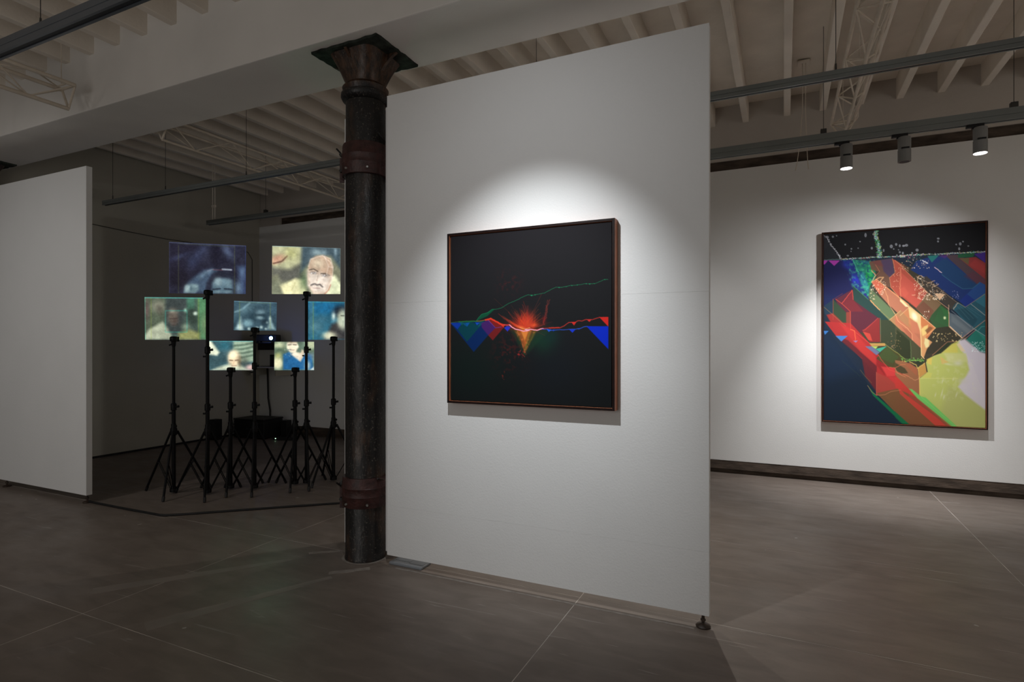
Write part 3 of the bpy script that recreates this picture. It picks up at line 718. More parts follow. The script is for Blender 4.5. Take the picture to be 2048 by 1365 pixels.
def scr2(A):
    A.poly(K([(1000, 90), (1290, 110), (1280, 270), (1150, 340), (1000, 400)]), (190, 190, 150), .85, 5)
    A.blob(kx(1060), ky(230), 17, 9, (200, 150, 125), .9, 3, -20); A.line(K([(1020, 270), (1100, 250), (1150, 200)]), (90, 60, 50), 3, .8)
    A.blob(kx(1190), ky(170), 14, 14, (175, 175, 110), .6)
    A.poly(K([(1000, 300), (1180, 330), (1290, 270), (1300, 400), (1200, 430), (1100, 440), (1060, 380), (1000, 400)]), (85, 85, 80), .85, 5)
    A.poly(K([(1080, 480), (1230, 410), (1310, 430), (1340, 570), (1120, 570)]), (235, 230, 180), .95, 3); A.line(K([(1225, 450), (1215, 480), (1190, 520)]), (180, 175, 120), 1.5, .7)
    A.poly(K([(1000, 420), (1060, 440), (1110, 570), (1000, 570)]), (120, 125, 105), .7, 4)
    A.poly(K([(1290, 100), (1660, 120), (1660, 330), (1560, 200), (1440, 190), (1330, 300), (1280, 350)]), (62, 80, 90), .95, 4)
    A.blob(kx(1430), ky(165), 11, 6, (165, 190, 195), .8); A.blob(kx(1500), ky(170), 6, 6, (150, 175, 185), .7); A.blob(kx(1605), ky(160), 3, 8, (160, 185, 195), .7)
    A.poly(K([(1560, 400), (1600, 380), (1660, 480), (1660, 580), (1500, 580)]), (225, 230, 190), .95, 3)
    A.blob(kx(1310), ky(440), 10, 20, (70, 95, 65), .7)
    A.poly(K([(1350, 300), (1370, 230), (1420, 200), (1490, 190), (1550, 220), (1585, 300), (1575, 400), (1540, 500), (1490, 560), (1400, 560), (1350, 480), (1340, 380)]), (188, 158, 134), .97, 2)
    A.blob(kx(1440), ky(270), 14, 12, (200, 190, 165), .7); A.poly(K([(1345, 340), (1460, 360), (1570, 400), (1520, 545), (1400, 560), (1345, 470)]), (234, 222, 208), .85, 6)
    A.line(K([(1360, 330), (1400, 322), (1440, 345)]), (80, 70, 60), 2.2, .9); A.line(K([(1470, 365), (1510, 365), (1550, 385)]), (80, 70, 60), 2.2, .9)
    A.blob(kx(1400), ky(358), 7, 3.2, (95, 84, 78), .8, 3, 8); A.blob(kx(1505), ky(383), 7, 3.2, (95, 84, 78), .8, 3, 8); A.specks(10, (kx(1375), ky(348), kx(1425), ky(370)), [(235, 240, 245)], (.4, 1.1), .9); A.specks(10, (kx(1478), ky(372), kx(1530), ky(394)), [(235, 240, 245)], (.4, 1.1), .9); A.specks(26, (kx(1350), ky(400), kx(1530), ky(540)), [(250, 245, 240), (150, 125, 115)], (.4, 1.2), .6)
    A.line(K([(1445, 360), (1432, 430)]), (175, 155, 140), 1.6, .7); A.line(K([(1375, 475), (1410, 462), (1430, 470), (1460, 470), (1480, 490)]), (60, 55, 55), 3, .7, jit=.8)
    A.line(K([(1400, 500), (1460, 505)]), (150, 120, 115), 1.6, .7)
    for q in ([(1350, 300), (1370, 230), (1480, 195), (1560, 225), (1585, 310), (1570, 420), (1520, 540)], [(1500, 200), (1540, 300), (1585, 310)], [(1480, 195), (1560, 260), (1580, 330)], [(1540, 300), (1520, 370), (1575, 400)]):
        A.line(K(q), (245, 230, 215), .8, .8)
    A.line(K([(1560, 470), (1540, 520), (1500, 560)]), (190, 120, 100), 2, .8)
    A.line(K([(1010, 104), (1648, 124)]), (140, 190, 210), 1.2, .6)
def scr3(A):
    A.poly(Mm([(150, 530), (330, 530), (330, 720), (250, 800), (150, 860)]), (88, 98, 78), .8, 5)
    A.blob(mx(175), my(640), 5, 20, (110, 75, 80), .6); A.blob(mx(265), my(610), 14, 12, (150, 150, 130), .85, 3); A.blob(mx(280), my(640), 8, 11, (90, 85, 75), .7)
    A.poly(Mm([(160, 850), (190, 800), (300, 740), (360, 800), (380, 880), (160, 882)]), (185, 192, 165), .95, 3)
    A.poly(Mm([(330, 545), (500, 545), (500, 640), (480, 650), (450, 840), (350, 820), (320, 700)]), (58, 66, 66), .9, 4)
    A.blob(mx(385), my(700), 11, 17, (112, 100, 88), .9, 4); A.blob(mx(385), my(655), 9, 5, (150, 145, 130), .7); A.blob(mx(405), my(735), 7, 8, (75, 60, 55), .6)
    A.line(Mm([(360, 715), (420, 712)]), (60, 48, 44), 2, .7); A.line(Mm([(375, 765), (410, 765)]), (65, 50, 45), 1.5, .6)
    A.poly(Mm([(495, 545), (560, 545), (560, 640), (500, 640)]), (75, 130, 105), .8, 3); A.blob(mx(545), my(700), 11, 18, (45, 58, 50), .85, 3)
    A.poly(Mm([(580, 545), (665, 545), (665, 880), (600, 880)]), (85, 140, 95), .85, 4); A.blob(mx(640), my(760), 8, 22, (140, 150, 110), .5)
    A.blob(mx(565), my(672), 4.5, 4, (225, 245, 225), .95, 3); A.blob(mx(485), my(645), 3, 4, (170, 215, 190), .8)
    A.poly(Mm([(430, 830), (520, 800), (600, 830), (600, 882), (430, 882)]), (165, 165, 100), .8, 4); A.blob(mx(490), my(780), 9, 6, (150, 165, 140), .7)
    A.line(Mm([(325, 650), (498, 650), (498, 822), (325, 822), (325, 650)]), (60, 190, 165), .9, .75)
    for x in (210, 590): A.line(Mm([(x, 550), (x, 880)]), (150, 170, 60), .8, .7)
    A.line(Mm([(160, 545), (655, 548)]), (90, 215, 205), 1.4, .8); A.line(Mm([(160, 545), (162, 880)]), (90, 205, 175), 1.0, .7)
def scr4(A):
    A.blob(mx(960), my(640), 24, 10, (110, 145, 155), .6, 2, -30); A.line(Mm([(885, 660), (940, 640), (1000, 590)]), (135, 170, 180), 4, .6)
    A.blob(mx(1085), my(665), 11, 6, (125, 155, 165), .8, 3, -8); A.blob(mx(1080), my(705), 9, 4, (165, 195, 200), .85, 3, 12)
    A.poly(Mm([(1050, 680), (1130, 675), (1130, 690), (1050, 695)]), (30, 50, 60), .8, 2); A.blob(mx(1020), my(700), 10, 10, (32, 52, 62), .8)
    A.blob(mx(985), my(750), 10, 8, (135, 175, 185), .9, 3); A.poly(Mm([(885, 800), (930, 700), (950, 800)]), (165, 195, 195), .8, 3); A.blob(mx(925), my(785), 5, 6, (220, 240, 235), .8)
    A.poly(Mm([(1140, 800), (1165, 700), (1205, 800)]), (160, 190, 190), .8, 2.5); A.blob(mx(1165), my(715), 2.5, 5, (225, 245, 240), .8)
    for x, y, r in ((1095, 782, 3.2), (1130, 795, 2.4), (1060, 795, 4), (995, 795, 3), (1140, 745, 2.5)): A.blob(mx(x), my(y), r, r, (205, 232, 228), .85, 3)
    A.blob(mx(1120), my(740), 8, 10, (28, 45, 55), .7); A.blob(mx(1190), my(640), 7, 18, (70, 100, 120), .6)
    for x in (920, 1167): A.line(Mm([(x, 575), (x, 800)]), (150, 165, 60), .7, .6)
    A.line(Mm([(915, 580), (1170, 590)]), (150, 180, 120), .7, .6); A.line(Mm([(877, 572), (1217, 586)]), (130, 180, 205), 1, .7)
def scr5(A):
    A.blob(mx(1600), my(620), 45, 16, (28, 105, 150), .9, 3); A.blob(mx(1530), my(780), 16, 14, (95, 135, 145), .7); A.blob(mx(1580), my(720), 14, 8, (70, 120, 140), .6)
    A.blob(mx(1500), my(650), 6, 25, (85, 120, 130), .5); A.blob(mx(1740), my(660), 20, 14, (22, 26, 36), .95, 4); A.poly(Mm([(1660, 760), (1700, 740), (1900, 780), (1900, 885), (1600, 885)]), (60, 52, 50), .9, 4)
    A.blob(mx(1750), my(720), 12, 20, (235, 240, 205), .95, 4); A.blob(mx(1675), my(695), 4, 8, (225, 245, 235), .9); A.blob(mx(1640), my(850), 14, 8, (235, 235, 200), .9, 3)
    A.line(Mm([(1735, 690), (1760, 690)]), (60, 60, 50), 2, .8); A.blob(mx(1850), my(700), 20, 30, (40, 70, 90), .8)
    A.line(Mm([(1512, 580), (1512, 880)]), (150, 175, 60), .8, .7); A.line(Mm([(1467, 580), (1880, 582)]), (90, 190, 190), 1, .7)
def scr6(A):
    A.poly(Mm([(650, 885), (690, 890), (760, 985), (740, 1010), (650, 1000)]), (225, 228, 200), .95, 2.5); A.blob(mx(800), my(930), 14, 10, (35, 95, 110), .7)
    A.poly(Mm([(870, 890), (1050, 890), (1050, 1060), (920, 1060), (870, 960)]), (150, 170, 145), .9, 3)
    for k in range(4): A.line(Mm([(880, 930 + 33 * k), (950, 925 + 33 * k), (1045, 905 + 33 * k)]), (75, 95, 80), 4, .75)
    A.poly(Mm([(690, 1130), (760, 1100), (830, 1080), (920, 1080), (1000, 1130)]), (205, 212, 185), .9, 3); A.blob(mx(960), my(1060), 9, 12, (70, 75, 65), .6)
    A.blob(mx(875), my(1035), 13, 17, (228, 205, 168), .98, 6); A.blob(mx(872), my(1000), 10, 7, (245, 230, 195), .7); A.blob(mx(920), my(1060), 4, 12, (85, 70, 50), .7)
    A.line(Mm([(840, 1048), (865, 1050)]), (95, 70, 55), 2, .85); A.line(Mm([(885, 1050), (910, 1046)]), (95, 70, 55), 2, .85); A.line(Mm([(875, 1055), (872, 1080)]), (190, 150, 120), 1.2, .7)
    A.line(Mm([(855, 1092), (895, 1092)]), (120, 80, 70), 1.5, .7); A.blob(mx(1010), my(1105), 10, 6, (235, 190, 180), .8, 3)
    A.line(Mm([(660, 893), (1045, 893)]), (90, 205, 210), 1.2, .8)
def scr7(A):
    A.blob(mx(1240), my(930), 13, 8, (200, 205, 165), .8, 3); A.blob(mx(1240), my(960), 10, 4, (70, 90, 70), .7); A.blob(mx(1500), my(920), 12, 10, (205, 210, 170), .8, 3)
    A.blob(mx(1225), my(1070), 11, 13, (225, 220, 180), .95, 4); A.blob(mx(1230), my(1010), 7, 6, (175, 175, 110), .8)
    A.poly(Mm([(1270, 1000), (1320, 980), (1400, 1010), (1440, 980), (1500, 1010), (1515, 1125), (1270, 1125)]), (28, 88, 138), .95, 2)
    A.poly(Mm([(1300, 910), (1330, 895), (1380, 900), (1395, 940), (1370, 985), (1330, 990), (1300, 950)]), (240, 228, 200), .98, 1.5)
    A.poly(Mm([(1360, 980), (1420, 990), (1400, 1050), (1370, 1030), (1330, 1000)]), (240, 225, 200), .95, 2); A.poly(Mm([(1420, 960), (1450, 985), (1410, 1060), (1395, 1050)]), (225, 205, 175), .9, 1.5)
    A.line(Mm([(1310, 925), (1335, 922)]), (80, 70, 60), 2, .85); A.line(Mm([(1350, 922), (1378, 925)]), (80, 70, 60), 2, .85); A.blob(mx(1340), my(902), 12, 2.5, (90, 75, 60), .7)
    A.line(Mm([(1330, 965), (1360, 965)]), (120, 90, 80), 1.5, .7); A.specks(28, (mx(1285), my(960), mx(1345), my(1015)), [(230, 235, 225), (60, 75, 90)], (.4, 1.1), .8)
    A.blob(mx(1465), my(1090), 6, 10, (215, 220, 200), .7); A.poly(Mm([(1490, 1125), (1517, 1100), (1517, 1125)]), (245, 240, 225), .9, 1.5); A.poly(Mm([(1440, 985), (1517, 990), (1517, 1050), (1460, 1010)]), (90, 110, 130), .6, 3)

STANDS = [  # x, y, top height, front leg angle, screen corners (TL, TR, BR, BL in drawing units), label
    (-5.200, 3.538, 1.480, -49, [(289, 594.5), (414, 596), (414, 680), (290, 680)], (72, 88, 80), scr3, 'black tripod stand, leftmost, its screen showing a dim greenish crowd with boxed face'),
    (-4.879, 3.650, 1.915, -41, [(338, 484), (492, 491.5), (491, 588.5), (338, 587)], (38, 38, 56), scr1, 'tall black tripod stand, second from left, holding the large dark bluish screen'),
    (-4.830, 3.858, 1.183, -45, [(414, 682.5), (510, 682.5), (509, 741), (414, 741)], (52, 78, 84), scr6, 'short black tripod stand, third from left, its low screen showing a bald man'),
    (-4.628, 3.964, 1.569, -45, [(468, 602), (553.5, 605.5), (552.5, 662), (467, 661)], (52, 76, 88), scr4, 'middle black tripod stand with the smallest grey-blue screen, beside the projector glare'),
    (-4.403, 4.256, 1.176, -52, [(549, 684), (628, 684), (628, 741), (548.5, 741)], (88, 108, 92), scr7, 'short black tripod stand, its low screen showing a person in a blue shirt'),
    (-4.331, 4.336, 1.937, -41, [(544.5, 492), (681, 497), (680.5, 588.5), (543.5, 588.5)], (120, 122, 100), scr2, 'tall black tripod stand whose bright screen shows a moustached face with mesh lines'),
    (-4.175, 4.549, 1.487, -87, [(616, 603), (717, 605), (717, 680), (616, 680)], (42, 98, 120), scr5, 'rightmost black tripod stand with a blue screen half hidden by the column'),
]
GAIN = (1.0, .85, 1.35, 1.05, 1.3, 1.2, 1.05)
cs_, sn_ = math.cos(CAM_YAW), math.sin(CAM_YAW)
def on_plane(u, v, w):
    r = (u - CX) / F_PX * w
    return np.array([cs_ * r - sn_ * w, sn_ * r + cs_ * w, CAM_H + (CY - v) / F_PX * w])
for si, (x, y, top, ang, quad, base, ops, lab) in enumerate(STANDS):
    t = thing('screen_stand', lab, 'stand', (x, y, 0), 0, 'tripod stands holding the video screens')
    hub = 0.575
    obj('pole', tube(bmesh.new(), (0, 0, .012), (0, 0, hub + .26), .0175, n=16), M_STAND, t, smooth=True)
    obj('inner_pole', tube(bmesh.new(), (0, 0, hub + .24), (0, 0, top - .04), .0135 if top < 1.7 else .0155, n=16), M_STAND, t, smooth=True)
    cl = obj('hub', lathe(bmesh.new(), [(.020, hub - .03), (.030, hub - .02), (.030, hub + .03), (.022, hub + .05), (.022, hub + .075), (.019, hub + .08)], 20), M_STAND, t, smooth=True)
    obj('knob', tube(bmesh.new(), (.018, 0, hub + .06), (.045, -.01, hub + .06), .010, .012, n=10), M_STAND, cl)
    joints = [hub + .24] + ([hub + .62] if top > 1.5 and top < 1.7 else []) + ([1.35] if top > 1.7 else [])
    for jz in joints:
        c_ = obj('clamp_collar', lathe(bmesh.new(), [(.017, jz - .035), (.025, jz - .03), (.025, jz + .025), (.017, jz + .035)], 18), M_STAND, t, smooth=True)
        obj('knob', tube(bmesh.new(), (.02 * cs_, .02 * sn_, jz), (.048 * cs_, .048 * sn_, jz + .004), .010, .012, n=10), M_STAND, c_)
        obj('knob', tube(bmesh.new(), (-.018 * cs_, -.018 * sn_, jz - .06), (-.040 * cs_, -.040 * sn_, jz - .06), .008, .009, n=10), M_STAND, c_)
    obj('foot_collar', lathe(bmesh.new(), [(.018, .012), (.034, .016), (.034, .045), (.022, .06), (.018, .065)], 20), M_STAND, t, smooth=True)
    for k in range(3):
        a = R(ang + 120 * k); ca, sa = math.cos(a), math.sin(a)
        P = lambda r_, z: (r_ * ca, r_ * sa, z)
        lg = obj('leg', tube(bmesh.new(), P(.030, hub + .01), P(.318, .018), .0105, n=10), M_STAND, t, smooth=True)
        obj('rubber_foot', tube(bmesh.new(), P(.305, .042), P(.322, .004), .0135, .0125, n=10), M_BLACK, lg, smooth=True)
        bm = bmesh.new(); ta = (-sa * .009, ca * .009)
        for q in (1, -1):
            tube(bm, (P(.174, 0)[0] + q * ta[0], P(.174, 0)[1] + q * ta[1], .292), (P(.026, 0)[0] + q * ta[0], P(.026, 0)[1] + q * ta[1], .038), .0042, n=6)
        obj('brace', bm, M_STAND, t)
    hd = obj('clamp_head', lathe(bmesh.new(), [(.014, top - .10), (.018, top - .085), (.021, top - .05), (.031, top - .045), (.034, top - .03), (.034, top - .012), (.026, top - .002), (.010, top)], 20), M_STAND, t, smooth=True)
    obj('knob', tube(bmesh.new(), (-.02 * cs_, -.02 * sn_, top - .075), (-.042 * cs_, -.042 * sn_, top - .085), .007, .008, n=8), M_STAND, hd)
    # the film panel, gripped along its lower edge just behind the head
    w = -sn_ * x + cs_ * y + .037
    loc = np.array([x, y, 0])
    Q = [on_plane(u, v, w) for u, v in quad]
    nu = int((quad[1][0] - quad[0][0]) * 1.15); nv = int((quad[3][1] - quad[0][1]) * 1.25)
    sc_ = art_mesh('screen', Q[0], Q[1], Q[2], Q[3], nu, nv, vid(base, ops, 20 + si), M_SCREEN, None, thick=.003, gain=GAIN[si], hi=2)
    sc_.parent = t; sc_.matrix_parent_inverse = Matrix.Translation(-Vector(loc))
    obj('screen_grip', box(bmesh.new(), -.03, .03, -.006, .006, top - .05, top - .004, .002), M_STAND, t, loc=(-sn_ * .037, cs_ * .037, 0), rz=CAM_YAW)

# ------------------------------------------------------------------ framed pictures
def framed(label, x0, x1, z0, z1, yf, yw, paint, nu, nv, gain, fr=0.014, lip=.010):
    xm = (x0 + x1) / 2; ym = (yf + yw) / 2
    t = thing('framed_picture', label, 'picture', (xm, yw, z0))
    def bar(ax0, ax1, az0, az1, nm='frame_rail'):
        f = obj(nm, nbox(ax0 - xm, ax1 - xm, yf - yw + .003, -.0015, az0 - z0, az1 - z0, .001), M_FRAMESIDE, t)
        obj('face', nbox(ax0 - xm + .0008, ax1 - xm - .0008, yf - yw, yf - yw + .0032, az0 - z0 + .0008, az1 - z0 - .0008, .0005), M_FRAME, f)
    bar(x0, x0 + fr, z0, z1); bar(x1 - fr, x1, z0, z1); bar(x0 + fr, x1 - fr, z0, z0 + fr); bar(x0 + fr, x1 - fr, z1 - fr, z1)
    obj('inner_float', nbox(x0 + fr - xm, x1 - fr - xm, -.03, -.002, fr, z1 - z0 - fr), M_BLACK, t)
    i = fr + .006; yc = yf + lip
    P = [np.array([x0 + i, yc, z1 - i]), np.array([x1 - i, yc, z1 - i]), np.array([x1 - i, yc, z0 + i]), np.array([x0 + i, yc, z0 + i])]
    c = art_mesh('canvas', *P, nu, nv, paint, M_CANVAS, None, thick=max(.004, (yw - .031) - yc), gain=gain)
    c.parent = t; c.matrix_parent_inverse = Matrix.Translation(-Vector((xm, yw, z0)))
    return t

def pic1(co, U, V):
    gx, gy = project(co); A = Art(gx, gy, (27, 27, 30))
    A.c += (V[..., None] - .3) * np.array([-9, -4, -6]); A.blob(940, 740, 70, 60, (16, 30, 28), .8); A.blob(1110, 740, 60, 60, (22, 27, 33), .8)
    c2 = lambda L: [(890 + a / 8.53, 600 + b / 8.53) for a, b in L]
    cr = lambda L: [(1050 + a / 6.205, 540 + b / 6.205) for a, b in L]
    bg = lambda L: [(870 + a / 3.1026, 420 + b / 3.1026) for a, b in L]
    # lower glows
    A.poly([(1019, 657), (1100, 661), (1049, 714)], (30, 52, 36), .75, 2.5); A.blob(1085, 683, 22, 24, (20, 58, 42), .7, 2, -45); A.blob(1103, 672, 16, 16, (18, 50, 46), .6)
    n = A.noise(5, 5, 4); n2 = A.noise(9, 9, 4)
    sm = np.exp(-(((A.X - 1018) / 30) ** 2 + ((A.Y - 705) / 38) ** 2)); A._mix(np.clip((n - .52) * 7, 0, 1) * sm * .55, (85, 28, 28), 'mix')
    sm = np.exp(-(((A.X - 1017) / 20) ** 2 + ((A.Y - 565) / 20) ** 2)); A._mix(np.clip((n - .5) * 6, 0, 1) * sm * .5, (90, 28, 30), 'mix')
    # blue, teal and purple facets
    A.poly(c2([(90, 395), (600, 380), (735, 350), (850, 480), (735, 608), (490, 892)]), (3, 38, 92), .97)
    A.poly(c2([(90, 395), (300, 385), (215, 505)]), (8, 55, 160), .95); A.poly(c2([(215, 505), (300, 400), (440, 375), (610, 440), (375, 715)]), (2, 62, 72), .95)
    A.poly(c2([(300, 400), (430, 385), (375, 460), (330, 430)]), (6, 80, 130), .9); A.poly(c2([(255, 395), (320, 395), (285, 432)]), (10, 95, 100), .9); A.poly(c2([(355, 395), (415, 395), (378, 455)]), (10, 80, 165), .9)
    A.poly(c2([(515, 388), (595, 388), (545, 435)]), (20, 75, 190), .95); A.poly(c2([(590, 380), (700, 372), (600, 445), (560, 470)]), (14, 85, 100), .7)
    A.poly(c2([(230, 370), (640, 352), (700, 345), (640, 372), (230, 392)]), (15, 100, 60), .8)
    A.poly(c2([(620, 400), (740, 345), (860, 480), (800, 545), (738, 608), (625, 470)]), (70, 30, 98), .92); A.poly(c2([(640, 350), (780, 318), (1000, 425), (1012, 462), (860, 470), (740, 350)]), (130, 28, 28), .9)
    A.poly(c2([(860, 478), (960, 462), (1005, 470), (815, 692), (738, 608)]), (115, 28, 30), .95)
    A.line(c2([(740, 350), (862, 480), (960, 464)]), (130, 70, 180), 1.0, .75)
    A.line(c2([(690, 345), (780, 322), (880, 375), (960, 420), (1010, 430)]), (228, 58, 36), 3.2, .95, jit=.3); A.poly(c2([(900, 385), (1010, 430), (1000, 475)]), (228, 58, 40), .9)
    A.poly(c2([(1010, 480), (1060, 445), (1130, 460), (1066, 540)]), (16, 55, 225), .97)
    A.line(c2([(85, 394), (240, 372), (440, 362), (600, 368), (690, 345)]), (70, 140, 70), .9, .7, jit=.5); A.line(c2([(540, 365), (620, 355), (690, 340)]), (200, 70, 45), .9, .8, jit=.4)
    # green ridge
    A.poly(c2([(535, 355), (620, 250), (700, 225), (800, 165), (845, 165), (720, 280), (560, 352)]), (8, 78, 52), .92)
    G = c2([(535, 355), (620, 250), (700, 228), (750, 210), (800, 165), (880, 160), (960, 140), (1090, 62), (1210, 10)]) + cr([(0, 325), (40, 310), (80, 322), (120, 312), (240, 288), (345, 232), (385, 217), (425, 222), (510, 208), (570, 193), (640, 190), (750, 172), (800, 175), (870, 170), (920, 150), (990, 120), (1028, 122)])
    A.line(G, (26, 135, 88), .7, .9, jit=.35)
    for x, y, s_ in ((82, 315, 14), (125, 310, 8), (423, 218, 10), (510, 210, 6), (582, 196, 8), (650, 190, 6), (760, 172, 8), (803, 174, 11), (860, 172, 6), (990, 122, 8)):
        A.poly(cr([(x - s_, y - 4), (x + s_, y - 4), (x, y + s_)]), (30, 140, 92), .9)
    # fire
    rg = np.random.RandomState(11)
    A.blob(1050, 652, 30, 9, (150, 35, 22), .85); A.blob(1050, 645, 20, 14, (190, 48, 30), .8); A.blob(1055, 640, 11, 16, (215, 60, 40), .6)
    for k in range(190):
        a = rg.normal(-90, 34); L = abs(rg.normal(0, 20)) + 6; x0 = 1052 + rg.normal(0, 8); y0 = 655 + rg.normal(0, 2.5)
        x1 = x0 + L * math.cos(R(a)) * 1.2; y1 = y0 + L * math.sin(R(a)); xm = (x0 + x1) / 2 + rg.normal(0, 2); ym = (y0 + y1) / 2
        A.line([(x0, y0), (xm, ym), (x1, y1)], (rg.randint(170, 250), rg.randint(40, 95), rg.randint(25, 55)), .6, rg.uniform(.12, .42))
    for k in range(70):
        x0 = 1050 + rg.uniform(-50, -5); f = (1050 - x0) / 50; y0 = 657 - 26 * f ** 1.3 + rg.normal(0, 1.5); A.line([(x0, y0), (x0 + 7, y0 + 4 + 2 * f), (x0 + 15, y0 + 9)], (225, 70, 40), .8, .45 * (1.1 - f))
    A.blob(1068, 651, 7, 3.5, (240, 90, 50), .8, 2, -15); A.blob(1042, 655, 9, 2.4, (245, 120, 60), .8, 2, 12); A.line([(1040, 656), (1050, 658.5), (1060, 656)], (255, 190, 120), 1.2, .8)
    for P_ in (cr([(310, 370), (285, 430), (275, 500), (260, 600)]), cr([(270, 590), (230, 640), (240, 680)]), cr([(260, 440), (255, 520), (225, 660)]), bg([(700, 560), (690, 640), (672, 700)])):
        A.line(P_, (150, 42, 40), 1.2, .28, jit=1.0); A.line(P_, (200, 75, 60), .6, .4, jit=1.3)
    A.blob(1088, 640, 4, 8, (130, 30, 32), .6); A.line(cr([(90, 720), (200, 690), (240, 680)]), (190, 60, 45), 1.0, .6, jit=.5)
    for P_ in ([(1030, 624), (1036, 632), (1040, 640)], [(1017, 624), (1024, 634), (1036, 642)], [(1045, 610), (1049, 620), (1049, 632)], [(1056, 612), (1054, 628), (1053, 640)], [(997, 628), (1008, 637), (1020, 643)]):
        A.line(P_, (150, 45, 40), 1.0, .6, jit=.7)
    # cone of embers below the horizon
    A.poly([(1027, 659), (1075, 660), (1051, 704)], (95, 72, 34), .75, 1.6); A.poly([(1036, 660), (1064, 660), (1050, 698)], (178, 88, 38), .8, 1.4); A.poly([(1041, 660), (1058, 660), (1049.5, 682)], (228, 140, 60), .85, 1.2)
    A.line([(1060, 662), (1055, 680), (1049, 706)], (110, 120, 50), 2.2, .6, jit=.4); A.line([(1036, 664), (1044, 684), (1049, 704)], (190, 80, 40), 2.0, .6, jit=.4); A.line([(1070, 664), (1062, 680), (1053, 694)], (90, 100, 40), 2.4, .5, jit=.5)
    A._mix(np.clip((n - .5) * 5, 0, 1) * A.mask([(1030, 660), (1072, 661), (1050, 706)], 2) * .5, (235, 120, 60), 'mix')
    A.specks(26, (1036, 700, 1052, 716), [(190, 50, 45), (140, 40, 40)], (.5, 1.4), .7); A.specks(8, (1004, 742, 1010, 760), [(110, 38, 32)], (.7, 1.8), .6); A.specks(30, (1000, 660, 1034, 712), [(95, 35, 35), (60, 60, 40)], (.4, 1.2), .5)
    # horizon lines
    H = c2([(1010, 430), (1100, 430), (1150, 470), (1190, 495), (1260, 515), (1340, 535), (1440, 525)]) + cr([(0, 742), (60, 740), (150, 752), (190, 738), (230, 728)])
    A.line(H, (225, 70, 70), 2.6, .8, jit=.4); A.line(H[1:], (250, 190, 215), 1.5, .95, jit=.5)
    Rr = cr([(230, 728), (300, 722), (430, 720), (480, 700), (545, 652), (620, 652), (665, 630), (705, 636), (760, 618), (830, 620), (880, 604), (925, 591), (1032, 590)])
    A.line(Rr, (208, 52, 44), 1.2, .95, jit=.3); A.line(cr([(300, 722), (420, 720)]), (200, 55, 45), 2.2, .8, jit=.5)
    for q, col in (([(575, 648), (637, 648), (608, 690)], (215, 45, 40)), ([(768, 616), (828, 616), (797, 647)], (215, 45, 40)), ([(922, 588), (1034, 588), (1034, 706)], (210, 40, 34)),
                   ([(545, 738), (628, 738), (588, 782)], (22, 55, 205)), ([(762, 701), (1034, 701), (1034, 986)], (3, 42, 200)), ([(268, 738), (330, 742), (295, 772)], (30, 85, 220)), ([(340, 742), (380, 742), (350, 766)], (24, 60, 170)), ([(650, 728), (690, 728), (668, 742)], (24, 60, 190))):
        A.poly(cr(q), col, .97)
    A.line(cr([(210, 735), (285, 738), (300, 755), (400, 745), (480, 745), (545, 740), (628, 738), (690, 728), (740, 706), (775, 702)]), (45, 90, 215), 1.2, .9, jit=.3)
    return A

